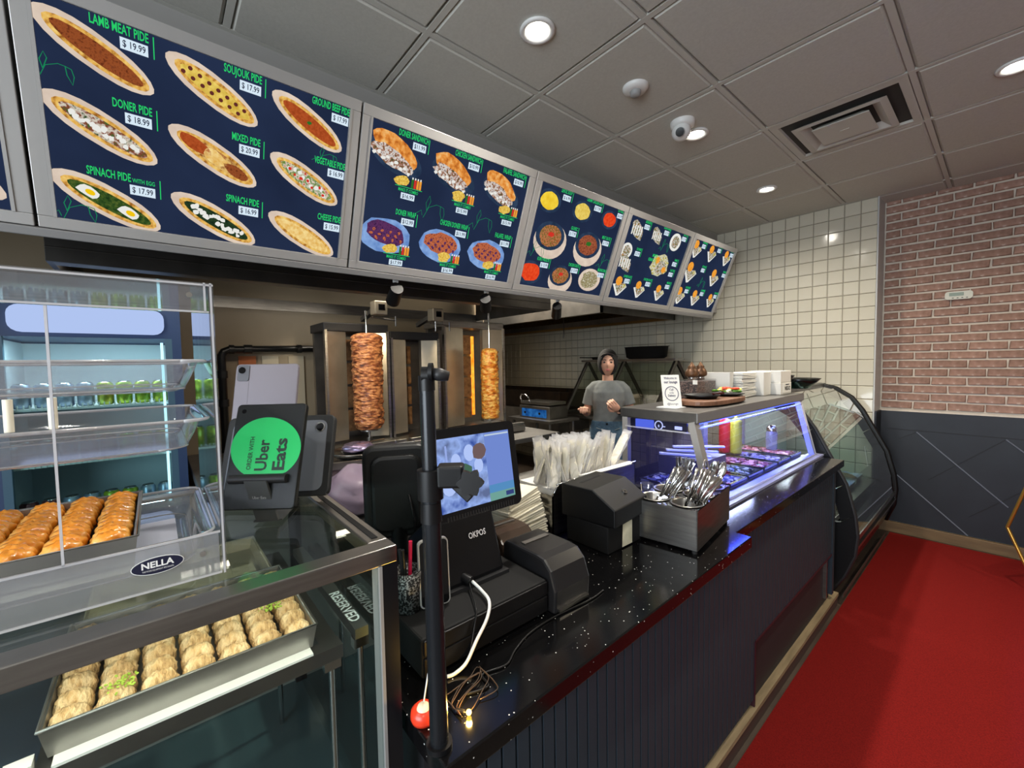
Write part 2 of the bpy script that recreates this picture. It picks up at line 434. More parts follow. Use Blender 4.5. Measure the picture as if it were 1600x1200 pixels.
for i in range(len(gx) - 1):
    for j in range(len(gy) - 1):
        if (i, j) == (2, 8 + 1 - 0) and False: pass
        wx, wy = gx[i + 1] - gx[i], gy[j + 1] - gy[j]
        cx, cy = (gx[i] + gx[i + 1]) / 2, (gy[j] + gy[j + 1]) / 2
        if i == 2 and abs(cy - (0.878 + 0.61 * 3.5)) < 0.1: continue   # vent cell
        k = (round(wx, 3), round(wy, 3))
        if k not in tcache: o = ctile(wx, wy).build('ceiling_tile', CEIL, ce); tcache[k] = o
        else: o = tcache[k].copy(); COL.objects.link(o)
        o.location = (cx, cy, ZC)
# square air diffuser in the ceiling
vx, vy = (gx[2] + gx[3]) / 2, 0.878 + 0.61 * 3.5
vt = thing('ceiling_vent', 'grey square stepped air vent set flush in the dark ceiling', 'vent', (vx, vy, ZC))
def ring(m, cx, cy, z0, z1, a0, b0, a1, b1):
    """sloping rectangular collar from half sizes a0,b0 at z0 to a1,b1 at z1"""
    v = []
    for z, a, b in ((z0, a0, b0), (z1, a1, b1)): v += [(cx - a, cy - b, z), (cx + a, cy - b, z), (cx + a, cy + b, z), (cx - a, cy + b, z)]
    m.add(v, [(i, (i + 1) % 4, 4 + (i + 1) % 4, 4 + i) for i in range(4)]); return m
m = MB(); ring(m, vx, vy, ZC - .002, ZC - .002, .29, .29, .255, .255); ring(m, vx, vy, ZC - .002, ZC + .011, .255, .255, .25, .25)
m.build('outer_frame', TBAR, vt)
m = MB(); ring(m, vx, vy, ZC + .008, ZC - .018, .155, .155, .205, .205); ring(m, vx, vy, ZC - .018, ZC - .021, .205, .205, .175, .175); ring(m, vx, vy, ZC - .021, ZC + .009, .175, .175, .135, .135)
m.build('deflector', TBAR, vt)
m = MB(); ring(m, vx, vy, ZC + .004, ZC - .022, .09, .09, .125, .125); m.box(vx - .125, vx + .125, vy - .125, vy + .125, ZC - .026, ZC - .022); m.box(vx - .02, vx + .02, vy - .006, vy + .006, ZC - .028, ZC - .026)
m.build('centre_plate', TBAR, vt)
MB().box(vx - .25, vx + .25, vy - .25, vy + .25, ZC + .0105, ZC + .0115).build('duct_opening', M('duct_grey', (52, 50, 48), .8), vt)

# recessed downlights
LAMP = E('downlight_lamp', (255, 250, 235), 14)
def downlight(x, y, label, power, col=(1.0, 0.93, 0.82)):
    t = thing('downlight', label, 'ceiling light', (x, y, ZC), group='recessed ceiling downlights')
    m = MB(); m.lathe([(0.068, -0.001), (0.07, -0.006), (0.062, -0.012), (0.05, -0.009), (0.042, 0.004)], (x, y, ZC - 0.004), 28)
    m.build('trim_ring', WHITE, t)
    MB().lathe([(0.0, -0.004), (0.043, -0.003), (0.043, 0.0)], (x, y, ZC - 0.006), 20).build('lamp', LAMP, t)
    l = bpy.data.lights.new('downlight_beam', 'SPOT'); l.energy = power; l.color = col; l.spot_size = math.radians(165); l.spot_blend = 1.0; l.shadow_soft_size = 0.045
    o = bpy.data.objects.new('downlight_beam', l); COL.objects.link(o); o.location = (x, y, ZC - 0.03); attach(o, t)
downlight(-1.222, 1.20, 'round white recessed downlight, nearest the camera over the cash desk', 105)
downlight(-1.19, 2.43, 'round white recessed downlight glowing right behind the dome camera', 72)
downlight(-1.22, 3.63, 'round white recessed downlight farthest away, near the tiled wall', 72)
downlight(0.0, 3.016, 'bright warm downlight at the right edge, over the red carpet', 100, (1.0, 0.88, 0.68))
downlight(0.0, 0.6, 'downlight above the aisle just in front of the camera', 60)  # unseen fixture added as fill for the near end
downlight(-0.6, -1.4, 'downlight behind the camera over the display case end of the aisle', 60)  # added out of view to fill the display case
downlight(1.2, 3.0, 'downlight at the right above the gold chair, outside the picture', 80, (1.0, 0.88, 0.68))  # added out of view to brighten the brick wall
downlight(0.9, -0.6, 'downlight behind the camera near the side wall', 60)  # another added fill lamp, never in view
# smoke detector and dome camera
t = thing('smoke_detector', 'small round white smoke detector with stepped centre on the ceiling', 'detector', (-1.176, 1.802, ZC))
MB().lathe([(0.0, -.02), (0.03, -.02), (.052, -.017), (.06, -.006), (.06, 0)], (-1.176, 1.802, ZC - .004), 28).build('base', WHITE, t)
MB().lathe([(0.0, -.022), (.018, -.022), (.024, -.015), (.026, 0)], (-1.176, 1.802, ZC - .024), 20).build('sensor_cap', M('grey_plastic', (150, 150, 150), .5), t)
t = thing('security_camera', 'white turret security camera hanging from a ceiling tile', 'camera', (-1.18, 2.26, ZC))
MB().lathe([(0.0, -.03), (.05, -.03), (.062, -.022), (.064, 0)], (-1.18, 2.26, ZC - .004), 28).build('base', WHITE, t)
MB().ell((-1.185, 2.255, ZC - .055), (.05, .05, .046), 20, 12).build('ball', WHITE, t)
MB().cyl((-1.172, 2.222, ZC - .072), (-1.162, 2.196, ZC - .085), .024, .022, 20).build('lens', BLACKG, t)
# thermostat
t = thing('thermostat', 'small white thermostat with a grey green display on the brick wall', 'thermostat', (-.248, YB - .01, 1.96))
T = frame3((-.248, YB - .014, 1.962), (1, 0, -.02), (0, 0, 1))
m = MB(T); m.rbox(.15, .062, .026, .02); m.build('case', M('thermo_white', (222, 222, 208), .5), t)
m = MB(T); m.T = T @ Matrix.Translation((-.012, .008, .0135)); m.rbox(.078, .026, .002, .003); m.build('display', M('lcd', (140, 156, 140), .3), t)
for k in range(4): m = MB(T @ Matrix.Translation((-.03 + .025 * k, -.02, .0135))); m.rbox(.01, .005, .003, .002); m.build('button', DARK, t)
# ================================================================ menu boards
BB = Vector((-1.88, 0, 1.962)); BT = Vector((-1.66, 0, 2.520)); BS = (BT - BB).normalized(); BN = Vector((0, 1, 0)).cross(BS)
BM = Matrix(((0, BS.x, BN.x, BB.x), (1, 0, 0, 0), (0, BS.z, BN.z, BB.z), (0, 0, 0, 1)))   # local (along, up, out)
NAVY = E('screen_navy', [(30, 40, 64), (38, 50, 78)], 0.95, 3)
SG = E('menu_green', (40, 205, 105), 1.0)
SW = E('price_white', (214, 232, 245), 1.0)
SD = E('price_text', (30, 36, 60), 1.0)
LEAF = E('leaf_line_green', (24, 130, 84), 1.0)
CRUST = E('crust', [(150, 92, 34), (222, 170, 80), (240, 206, 120)], 1.0, 70)
PLATE = E('wood_board', [(206, 186, 170), (226, 208, 190)], 1.0, 20)
BLUEP = E('blue_plate', [(92, 128, 190), (142, 176, 225)], 1.0, 25)
DPLATE = E('dark_plate', [(30, 44, 66), (48, 66, 92)], 1.0, 20)
F = {
 'lamb': E('lamb_mince', [(96, 44, 24), (150, 78, 40), (120, 60, 34)], 1.0, 120),
 'doner': E('doner_topping', [(54, 74, 40), (214, 206, 190), (128, 62, 44), (70, 96, 50)], 1.0, 75),
 'egg': E('spinach', [(24, 48, 22), (50, 78, 32), (90, 104, 44)], 1.0, 100),
 'souj': E('cheese_top', [(196, 160, 52), (236, 208, 104)], 1.0, 60),
 'mix': E('mixed_top', [(140, 78, 40), (224, 186, 110), (150, 74, 40)], 1.0, 45),
 'spin': E('spinach_dark', [(20, 40, 26), (44, 66, 40)], 1.0, 90),
 'beef': E('beef_top', [(150, 62, 26), (182, 84, 40)], 1.0, 110),
 'veg': E('veg_top', [(216, 190, 130), (70, 120, 44), (220, 210, 190), (190, 60, 40)], 1.0, 85),
 'cheese': E('cheese_gold', [(222, 172, 84), (246, 220, 150)], 1.0, 70),
 'bread': E('sandwich_bread', [(176, 92, 30), (228, 146, 64), (240, 190, 120)], 1.0, 45),
 'fill': E('sandwich_filling', [(86, 40, 30), (226, 222, 216), (150, 96, 70), (60, 80, 50)], 1.0, 80),
 'purple': E('purple_cabbage', [(44, 24, 60), (96, 50, 96), (60, 40, 80)], 1.0, 110),
 'wrapm': E('wrap_filling', [(120, 50, 40), (200, 110, 70), (70, 40, 60)], 1.0, 100),
 'fries': E('fries', [(196, 150, 40), (244, 214, 110)], 1.0, 140),
 'lent': E('lentil_soup', [(230, 190, 40), (246, 214, 70)], 1.0, 30),
 'cream': E('cream_soup', [(214, 180, 70), (236, 212, 110)], 1.0, 60),
 'red': E('red_soup', [(214, 52, 24), (236, 84, 40)], 1.0, 60),
 'stew': E('stew', [(110, 62, 40), (196, 120, 80), (88, 96, 44), (200, 70, 40)], 1.0, 90),
 'mince2': E('stew_brown', [(96, 48, 34), (176, 96, 64)], 1.0, 100),
 'mushr': E('mushroom', [(190, 186, 150), (120, 104, 60), (230, 226, 206)], 1.0, 90),
 'kebab': E('kebab_plate', [(150, 70, 30), (214, 206, 196), (70, 90, 44), (196, 130, 60)], 1.0, 75),
 'salad': E('salad_plate', [(70, 110, 50), (220, 216, 204), (190, 180, 70), (120, 90, 60)], 1.0, 70),
 'white': E('white_sauce', (232, 232, 226), 1.0),
 'yolk': E('egg_yolk', (240, 196, 20), 1.0),
 'rice': E('rice_mound', [(226, 140, 40), (244, 170, 66)], 1.0, 60),
 'pep': E('sausage_slice', (96, 44, 40), 1.0),
 'tom': E('tomato', (206, 52, 40), 1.0),
 'grn': E('herb', (46, 110, 40), 1.0),
}
BTXT = 0.012
def pidepart(scr, x, y, kind, sx=1.0):
    """pide on its board; (x,y) upper left end, run .255 to the right, .125 down"""
    L = .285 * sx; a = -math.atan2(.125, .255)
    cx, cy = x + .128 * sx, y - .063
    mats = [PLATE, CRUST, F[kind], F['white'], F['yolk'], F['pep'], F['grn'], F['tom'], F['beef'], F['cheese'], F['lamb']]
    m = MB(BM); z = .0022; rnd = random.Random(kind)
    def loc(u, v): return (cx + u * math.cos(a) - v * math.sin(a), cy + u * math.sin(a) + v * math.cos(a), z)
    def lens(hl, hw, sh, n=22, pw=1.0):
        pts = []
        for i in range(n):
            t = 2 * PI * i / n; c = math.cos(t); s = math.sin(t)
            pts.append(loc(hl * math.copysign(abs(c) ** pw, c) + sh, hw * math.copysign(abs(s) ** (1.0 if pw == 1 else 1.15), s)))
        m.poly(pts)
    m.m = 0; lens(.147 * sx, .046, 0, pw=.82)
    z += .0006; m.m = 1; lens(.128 * sx, .034, .006)
    z += .0006; m.m = 2; lens(.112 * sx, .024, .006)
    z += .0006
    def spots(mi, n, r, rw=.2, seed=1):
        m.m = mi; q = random.Random(seed)
        for k in range(n):
            u = (-.085 + .175 * (k + .5) / n) * sx + .004; v = q.uniform(-.013, .013) * (1 - (u / .13) ** 2)
            m.disc(loc(u, v), r * q.uniform(.8, 1.2), r * q.uniform(.8, 1.2), 9, wob=rw, seed=k)
    if kind == 'souj':
        m.m = 5
        for k in range(7):
            for s in (-1, 1): m.disc(loc(-.08 + .027 * k + .005 * s, .010 * s), .0062, .0062, 9)
    if kind == 'egg':
        for u in (-.05, .05):
            m.m = 3; z = .0042; m.disc(loc(u, 0), .028, .015, 12, a, .15, 3); m.m = 4; z = .0047; m.disc(loc(u + .005, 0), .012, .008, 10, a)
    if kind == 'spin':
        spots(3, 24, .0075, .25, 5)
    if kind == 'doner': spots(3, 14, .008, .3, 7)
    if kind == 'veg': spots(3, 9, .008, .25, 9); z += .0004; spots(7, 7, .0055, .1, 12)
    if kind == 'beef': m.m = 6; m.disc(loc(0, 0), .008, .006, 8, 0, .3)
    if kind == 'mix':
        m.m = 8; m.disc(loc(-.06, 0), .046, .019, 14, a, .08); m.m = 9; m.disc(loc(.0, 0), .034, .0215, 14, a, .12, 2); m.m = 10; m.disc(loc(.068, 0), .04, .017, 14, a, .08, 3)
    m.build('dish_picture', mats, scr)
CUR = [None]
def label(m_g, m_w, m_d, title, price, tx, ty, tw, bx, by, bw=.062, bh=.029, th=.024):
    """green title with its right end at tx; price box with upper left corner bx,by; each a part of the lit screen"""
    m = MB(BM); m.text(title, tx, ty, th, .0045, w=tw, align='R', bold=.018); m.build('menu_title', SG, CUR[0])
    m = MB(BM); m.m = 0; m.box(bx, bx + bw, by - bh, by, .0035, .0045); m.m = 1; m.text(price, bx + bw / 2, by - bh * .76, bh * .6, .0052, w=bw * .82, align='C', bold=.012)
    m.build('price_tag', [SW, SD], CUR[0])
    MB(BM).box(bx + bw + .012, bx + bw + .0145, by - bh, by + .028, .0035, .0045).build('green_bar', SG, CUR[0])
def fin(scr, *ms):
    for q, nm, mt in zip(ms, ('menu_lettering', 'combo_price_panels', 'combo_price_text'), (SG, SW, SD)):
        if q.v: stuff(q.build(nm, mt, scr))
def leafm(m, x, y, s=1.0, flip=1):
    def cur(pts): 
        P = [BM @ Vector((x + a * s * flip, y + b * s, .003)) for a, b in pts]
        T = m.T; m.T = None; m.tube(P, .0011, 4); m.T = T
    cur([(0, .0), (.02, .045), (.055, .062), (.075, .06)])
    cur([(.012, .03), (.005, .06), (.018, .09), (.026, .07), (.012, .03)])
    cur([(.075, .06), (.078, .03), (.092, .0), (.098, .03), (.092, .055), (.075, .06)])
    cur([(-.035, .01), (-.012, .028), (-.006, .008)])
divs = [-1.16, -.248, .665, 1.612, 2.462, 3.375, 4.205]
labels = ['lit menu screen at the far left edge, mostly cut off by the picture',
          'large lit menu screen showing nine pides on wooden boards',
          'lit menu screen showing sandwiches above and wraps below',
          'lit menu screen with round soup bowls and stews, third from the left',
          'lit menu screen with kebab plates, between the stew menu and the last menu',
          'lit menu screen at the far right end, nearest the tiled wall']
boards = []
for bi in range(6):
    y0, y1 = divs[bi], divs[bi + 1]
    t = thing('menu_board', labels[bi], 'menu board', (BB.x, (y0 + y1) / 2, BB.z), group='lit menu boards along the bulkhead')
    a, b, c, d = y0 + .004, y1 - .004, -.034, .606
    fi = .034
    m = MB(BM)
    for q in ((a, b, c, .0), (a, b, .566, d), (a, a + fi, 0.0, .566), (b - fi, b, 0.0, .566)): m.box(q[0], q[1], q[2], q[3], -.045, .012)
    m.build('frame', ALU, t, bevel=.002)
    for q in (a + fi - .001, b - fi - .007): MB(BM).box(q, q + .008, .0, .566, .004, .0155).build('frame_lip', ALU, t)
    MB(BM).box(a, b, c, d, -.06, -.045).build('back_panel', DARK, t)
    scr = MB(BM).box(a + fi, b - fi, .0, .566, -.045, .001).build('screen', NAVY, t)
    boards.append((t, scr, a + fi, b - fi))
struct(MB(BM).box(divs[0], divs[-1], -.062, -.036, -.05, .02).build('trim_5', ALUR, bevel=.003))
# board 0: one pide end only
pidepart(boards[0][1], -.56, .50, 'lamb'); pidepart(boards[0][1], -.56, .16, 'beef')
# board 1: nine pides
scr = boards[1][1]; CUR[0] = scr; g, wbx, d = MB(BM), MB(BM), MB(BM)
K = [['lamb', 'doner', 'egg'], ['souj', 'mix', 'spin'], ['beef', 'veg', 'cheese']]
TT = [[('LAMB MEAT PIDE', '$ 19.99', .125), ('DONER PIDE', '$ 18.99', .09), ('SPINACH PIDE', '$ 17.99', .10)],
      [('SOUJOUK PIDE', '$ 17.99', .108), ('MIXED PIDE', '$ 20.99', .085), ('SPINACH PIDE', '$ 16.99', .102)],
      [('GROUND BEEF PIDE', '$ 17.99', .135), ('VEGETABLE PIDE', '$ 16.99', .115), ('CHEESE PIDE', '$ 15.99', .09)]]
for i in range(3):
    for j in range(3):
        x = (-.205, .072, .36)[i]; y = (.535, .337, .132)[j]
        pidepart(scr, x, y, K[i][j], .93)
        tt, pr, tw = TT[i][j]; bx = (-.034, .260, .556)[i] + 0; by = (.532, .338, .134)[j]
        if (i, j) == (0, 2):
            g.text('WITH EGG', bx + .062, by + .008, .013, .0045, w=.055, align='R', bold=.01); label(g, wbx, d, tt, pr, bx + .004, by + .008, tw, bx, by)
        else: label(g, wbx, d, tt, pr, bx + .064, by + .008, tw, bx, by)
lf = MB(BM)
for lx, ly in ((-.205, .37), (.52, .345)): leafm(lf, lx, ly, .7)
leafm(lf, -.19, .0, .75); stuff(lf.build('leaf_drawing', LEAF, scr))
fin(scr, g, wbx, d)
# board 2: sandwiches and wraps
scr = boards[2][1]; CUR[0] = scr; g, wbx, d, lf = MB(BM), MB(BM), MB(BM), MB(BM)
T2 = [[('DONER SANDWICH', '$11.99', .138), ('CHICKEN SANDWICH', '$10.99', .15), ('FALAFEL SANDWICH', '$10.99', .15)],
      [('DONER WRAP', '$12.99', .098), ('CHICKEN DONER WRAP', '$11.99', .16), ('FALAFEL WRAP', '$11.99', .11)]]
C2 = [['$16.99', '$15.99', '$15.99'], ['$17.99', '$16.99', '$16.99']]
for i in range(3):
    ox = (.0, .29, .577)[i]
    bx = .895 + ox; label(g, wbx, d, *T2[0][i][:2], bx + .07, .54, T2[0][i][2], bx, .532)
    m = MB(BM); q = .83 + ox; yy = .463 - .004 * i; ra = -.27
    m.m = 0; m.disc((q, yy - .01, .002), .125, .062, 24, ra)
    m.m = 1; m.disc((q - .008, yy + .018, .003), .108, .05, 20, ra - .12, .05, i)
    m.m = 2; m.disc((q - .02, yy - .016, .0036), .098, .034, 18, ra - .05, .14, i)
    m.m = 3
    for k in range(9): m.disc((q - .1 + .02 * k, yy + .006 - .006 * k + (k % 2) * .012 - .02, .0042), .009, .007, 8, 0, .3, k)
    m.build('dish_picture', [DPLATE, F['bread'], F['fill'], F['white']], scr)
    bx = .886 + ox; label(g, wbx, d, *T2[1][i][:2], bx + .067, .228, T2[1][i][2], bx, .218)
    m = MB(BM); q = .822 + ox * .985; m.m = 0; m.disc((q, .128, .002), .12, .076, 20, 0, .05, i + 3)
    m.m = 1; m.disc((q, .138, .003), .092, .05, 18, -.1, .1, i + 4); m.m = 2
    for k in range(12): m.disc((q - .07 + .013 * k, .13 + .02 * math.sin(k * 2.1), .0036), .009, .006, 7, k, .3, k)
    m.build('dish_picture', [BLUEP, F['purple'] if i == 0 else F['wrapm'], F['wrapm'] if i == 0 else F['purple']], scr)
    for r, (fx, fy) in enumerate(((.868 + ox, .372), (.852 + ox * .97, .078))):
        m = MB(BM); m.m = 0; m.disc((fx, fy, .0046), .036, .022, 12, .1, .2, 4 + i)
        for k, c in enumerate((1, 2, 3, 4)): m.m = (1, 2, 3, 3)[k]; m.box(fx + .042 + .013 * k, fx + .052 + .013 * k, fy - .022, fy + .014, .004, .005); m.m = 4; m.box(fx + .044 + .013 * k, fx + .050 + .013 * k, fy + .014, fy + .022, .004, .005)
        m.build('dish_picture', [F['fries'], F['grn'], F['tom'], F['rice'], F['white']], scr)
        g.box(fx - .032, fx + .098, fy - .026, fy - .0235, .004, .0048); g.text('MAKE IT COMBO', fx + .08, fy - .044, .014, .0045, w=.095, align='R', bold=.01)
        wbx.box(fx + .0, fx + .066, fy - .074, fy - .049, .0035, .0045); d.text(C2[r][i], fx + .033, fy - .069, .016, .0052, w=.054, align='C', bold=.012)
leafm(lf, .99, .24, 1.1); leafm(lf, 1.28, .24, 1.1)
fin(scr, g, wbx, d); stuff(lf.build('leaf_drawing', LEAF, scr))
# board 3: soups and stews
scr = boards[3][1]; CUR[0] = scr; g, wbx, d, lf = MB(BM), MB(BM), MB(BM), MB(BM)
def bowl(x, y, r, food, plate=None, board=False, wob=.04, ry=None):
    m = MB(BM)
    if board: m.m = 2; m.disc((x + .01, y - .028, .0018), r * 1.28, r * .98, 22)
    ry = ry or r * .68
    m.m = 0; m.disc((x, y, .0024), r * 1.12, ry * 1.12, 24); m.m = 1; m.disc((x, y, .003), r * .86, ry * .86, 20, 0, wob, int(x * 90))
    if food in ('stew', 'mince2'): m.m = 3; m.disc((x, y + .01, .0036), r * .22, ry * .2, 10, 0, .3)
    m.build('dish_picture', [plate or DPLATE, F[food], PLATE, F['tom'] if food == 'stew' else F['grn']], scr)
bowl(1.749, .484, .082, 'lent'); bowl(2.035, .485, .08, 'cream'); bowl(2.302, .489, .074, 'red')
bowl(1.82, .303, .106, 'stew', board=True); bowl(2.164, .305, .106, 'mince2', board=True)
bowl(1.69 + .035, .078, .09, 'red', wob=.1); bowl(1.965 + .02, .089, .084, 'stew', board=True); bowl(2.27, .095, .098, 'mushr', plate=PLATE, wob=.1)
for tt, pr, x, y, tw in (('LENTIL SOUP', '$ 6.99', 1.876, .527, .09), ('CREAMY CHICKEN SOUP', '$ 7.99', 2.161, .529, .15), ('EZOGELIN', '$ 6.99', 2.396, .532, .07),
                         ('GUVEC', '$ 17.99', 1.997, .348, .06), ('MEAT SAUTE', '$ 17.99', 2.327, .346, .085), ('KURU FASULYE', '$ 13.99', 1.824, .134, .10), ('CHICKEN SAUTE', '$ 15.99', 2.097, .136, .10), ('MUSHROOM', '$ 13.99', 2.369, .14, .08)):
    label(g, wbx, d, tt, pr, x + .035, y + .022, tw, x - .032, y + .014, .064, .03, .02)
leafm(lf, 1.70, .17, 1.0); leafm(lf, 2.33, .18, 1.1)
fin(scr, g, wbx, d); stuff(lf.build('leaf_drawing', LEAF, scr))
# board 4 and 5: plates of kebab with orange rice
def kplate(scr, x, y, style, s=1.0):
    m = MB(BM)
    if style == 'oval': m.m = 0; m.disc((x, y, .002), .07 * s, .06 * s, 22); m.m = 1; m.disc((x, y, .003), .045 * s, .042 * s, 16, 0, .1)
    elif style == 'fish': m.m = 1; m.disc((x, y, .0026), .075 * s, .046 * s, 16, -.5, .14, 4); m.m = 0; [m.box(x - .06 * s + .024 * s * k, x - .05 * s + .024 * s * k, y - .03 * s, y + .03 * s, .003, .0036) for k in range(5)]
    elif style == 'big': m.m = 3; m.disc((x, y, .002), .12 * s, .085 * s, 18, 0, .14, 3); m.m = 1; m.disc((x + .02, y - .02, .003), .07 * s, .05 * s, 14, 0, .14, 5); m.m = 2; m.disc((x - .05, y + .03, .0036), .032, .026, 12); m.disc((x + .07, y - .03, .0036), .03, .024, 12)
    else:
        m.m = 0; m.poly([(x - .075 * s, y + .012, .002), (x - .01 * s, y - .062 * s, .002), (x + .012 * s, y - .058 * s, .002), (x + .08 * s, y + .005, .002), (x + .05 * s, y + .03, .002)])
        m.m = 1; m.poly([(x - .055 * s, y + .012, .0028), (x + .0, y - .05 * s, .0028), (x + .072 * s, y + .004, .0028), (x + .045 * s, y + .03, .0028)])
        m.m = 2; m.disc((x - .02 * s, y + .036 * s, .0034), .034 * s, .03 * s, 14)
        m.m = 3; m.disc((x + .045 * s, y + .01, .0036), .022, .016, 9, 0, .25)
    m.build('dish_picture', [F['white'], F['kebab'], F['rice'], F['salad']], scr)
scr = boards[4][1]; CUR[0] = scr; g, wbx, d, lf = MB(BM), MB(BM), MB(BM), MB(BM)
kplate(scr, 2.628, .484, 'fish', 1.1); kplate(scr, 2.881, .49, 'fish', 1.0); kplate(scr, 3.146, .49, 'oval', 1.1)
kplate(scr, 2.575, .338, 'oval', .9); kplate(scr, 2.60, .255, 'fish', 1.1); kplate(scr, 3.035, .300, 'big'); kplate(scr, 2.615, .087, 'std', 1.1); kplate(scr, 2.865, .087, 'std'); kplate(scr, 3.149, .088, 'std')
for x, y, tt, tw in ((2.725, .526, 'ISKENDER', .07), (2.987, .532, 'ADANA KEBAB', .09), (3.25, .533, 'SAUTE', .06), (2.707, .337, 'DONER', .06), (3.234, .334, 'FAMILY', .05), (3.23, .251, 'PLATTER', .06), (2.684, .136, 'DONER PLATE', .09), (2.958, .143, 'CHICKEN PLATE', .11), (3.242, .152, 'MIXED', .06)):
    label(g, wbx, d, tt, '$ 21.99', x + .035, y + .022, tw, x - .033, y + .014, .062, .032, .018)
g.text('MIXED', 2.90, .345, .022, .0045, w=.07, bold=.02); g.text('KEBAB PLATE', 2.86, .312, .022, .0045, w=.11, bold=.02); leafm(lf, 2.98, .40, 1.0)
fin(scr, g, wbx, d); stuff(lf.build('leaf_drawing', LEAF, scr))
scr = boards[5][1]; CUR[0] = scr; g, wbx, d, lf = MB(BM), MB(BM), MB(BM), MB(BM)
for x, y, s in ((3.49, .49, 1.1), (3.765, .492, 1.1), (4.06, .495, 1.05), (3.522, .30, 1.35), (3.963, .305, 1.2), (3.481, .098, 1.15), (3.752, .10, 1.1), (4.055, .10, 1.0)): kplate(scr, x, y, 'std', s)
for x, y, tt in ((3.591, .532, 'KEBAB'), (3.878, .541, 'TAVUK'), (4.135, .54, 'KOFTE'), (3.717, .348, 'ADANA'), (4.13, .352, 'SHISH'), (3.568, .148, 'CHICKEN'), (3.849, .15, 'LAMB'), (4.12, .15, 'CHOPS')):
    label(g, wbx, d, tt, '$ 21.99', x + .035, y + .022, .07, x - .033, y + .014, .06, .032, .018)
leafm(lf, 3.74, .2, 1.0)
fin(scr, g, wbx, d); stuff(lf.build('leaf_drawing', LEAF, scr))
tag(MB().tube(cr([(-1.97, 1.79, 2.66), (-1.93, 1.80, 2.675), (-1.90, 1.83, 2.64), (-1.885, 1.845, 2.57)]), .004, 6).build('cable', WHITE), 'short white cable curling over the top of the menu boards', 'cable')
# three black spotlights hung below the boards
def tspot(y, k, lab, aim, power):
    x = -1.93
    t = thing('spotlight', lab, 'spotlight', (x, y, 1.93), group='black spotlights under the menu boards')
    MB().box(x - .006, x + .006, y - .012, y + .012, 1.895, 1.925).build('clip', WHITE, t)
    m = MB(); m.cyl((x, y, 1.90), (x - .01, y, 1.855), .007, n=10); m.cyl((x - .01, y - .028, 1.85), (x - .01, y + .028, 1.85), .006, n=8)
    m.build('yoke', BLACKM, t)
    a = Vector((x - .01, y, 1.84)); dd = (Vector(aim) - a).normalized()
    m = MB(); m.cyl(a - dd * .05, a + dd * .06, .03, .034, 20); m.build('housing', BLACK, t, bevel=.003)
    MB().cyl(a + dd * .0605, a + dd * .062, .026, n=16).build('lamp', E('spot_lamp', (255, 226, 170), 3), t)
    l = bpy.data.lights.new('spotlight_beam', 'SPOT'); l.energy = power; l.color = (1.0, 0.80, 0.52); l.spot_size = math.radians(58); l.spot_blend = .5; l.shadow_soft_size = .03
    o = bpy.data.objects.new('spotlight_beam', l); COL.objects.link(o); p = a + dd * .07; o.location = p
    o.rotation_euler = dd.to_track_quat('-Z', 'Y').to_euler(); attach(o, t)
tspot(.91, 0, 'black cylinder spotlight aimed at the large meat doner', (-2.85, 1.1, 1.4), 26)
tspot(1.46, 1, 'black cylinder spotlight beside the thin skewer of the chicken doner', (-2.85, 2.15, 1.35), 30)
tspot(2.05, 2, 'black cylinder spotlight farthest right, in front of the hood corner', (-3.2, 3.2, .9), 14)
# ================================================================ kitchen
# hoods
HX, HZ = -2.55, 1.945
h = thing('extractor_hood', 'long steel extractor hood above the doner grills with a row of dark filters', 'hood', (-3.1, 1.1, HZ))
m = MB(); m.box(HX - .02, HX, -.32, 2.62, HZ, 2.6); m.box(HX, HX + .004, -.32, 2.62, HZ + .055, HZ + .062); m.build('front_panel', SHEET, h, bevel=.003)
MB().box(-3.63, HX - .02, -.32, -.30, HZ, 2.6).build('end_panel', SHEET, h); MB().box(-3.63, HX - .02, 2.60, 2.62, HZ, 2.6).build('end_panel', SHEET, h)
m = MB(); m.box(HX - .09, HX - .02, -.30, 2.60, HZ, HZ + .02); m.build('drip_rail', STEELD, h)
FIL = M('filter_steel', (44, 42, 40), .45, .8)
for k in range(6):
    y = -.29 + .482 * k
    f = MB()
    for q in range(14):
        yy = y + .03 + q * .030
        f.bar((HX - .12, yy, HZ + .03), (-3.35, yy, HZ + .26), .014, .02)
    f.bar((HX - .1, y, HZ + .035), (-3.37, y, HZ + .27), .02, .02); f.bar((HX - .1, y + .46, HZ + .035), (-3.37, y + .46, HZ + .27), .02, .02)
    f.box(HX - .13, HX - .10, y, y + .46, HZ + .02, HZ + .04)
    f.build('filter', FIL, h)
MB().quad((HX - .1, -.30, HZ + .06), (-3.4, -.30, HZ + .29), (-3.4, 2.60, HZ + .29), (HX - .1, 2.60, HZ + .06)).build('filter_back', BLACKM, h)
h = thing('extractor_hood', 'second extractor hood over the griddle along the tiled wall', 'hood', (-3.9, 3.8, HZ))
m = MB(); x0, x1, y0, y1 = -5.4, -2.4, 3.13, 4.44
m.box(x0, x1, y0, y0 + .02, HZ, ZC); m.box(x1 - .02, x1, y0, y1, HZ, 2.55); m.box(x0, x0 + .02, y0, y1, HZ, 2.55); m.box(x0, x1, y1 - .02, y1, HZ, 2.55); m.build('shell', STEELD, h)
m = MB(); m.quad((x0, y0 + .1, HZ + .08), (x1 - .02, y0 + .1, HZ + .08), (x1 - .02, y1 - .25, HZ + .35), (x0, y1 - .25, HZ + .35)); m.quad((x0, y1 - .25, HZ + .35), (x1 - .02, y1 - .25, HZ + .35), (x1 - .02, y1 - .02, HZ + .1), (x0, y1 - .02, HZ + .1)); m.build('filter_bank', M('golden_lit_filter', [(70, 52, 30), (110, 84, 48)], .35, .9, 30), h)  # golden reflection under the hood tinted into the filters
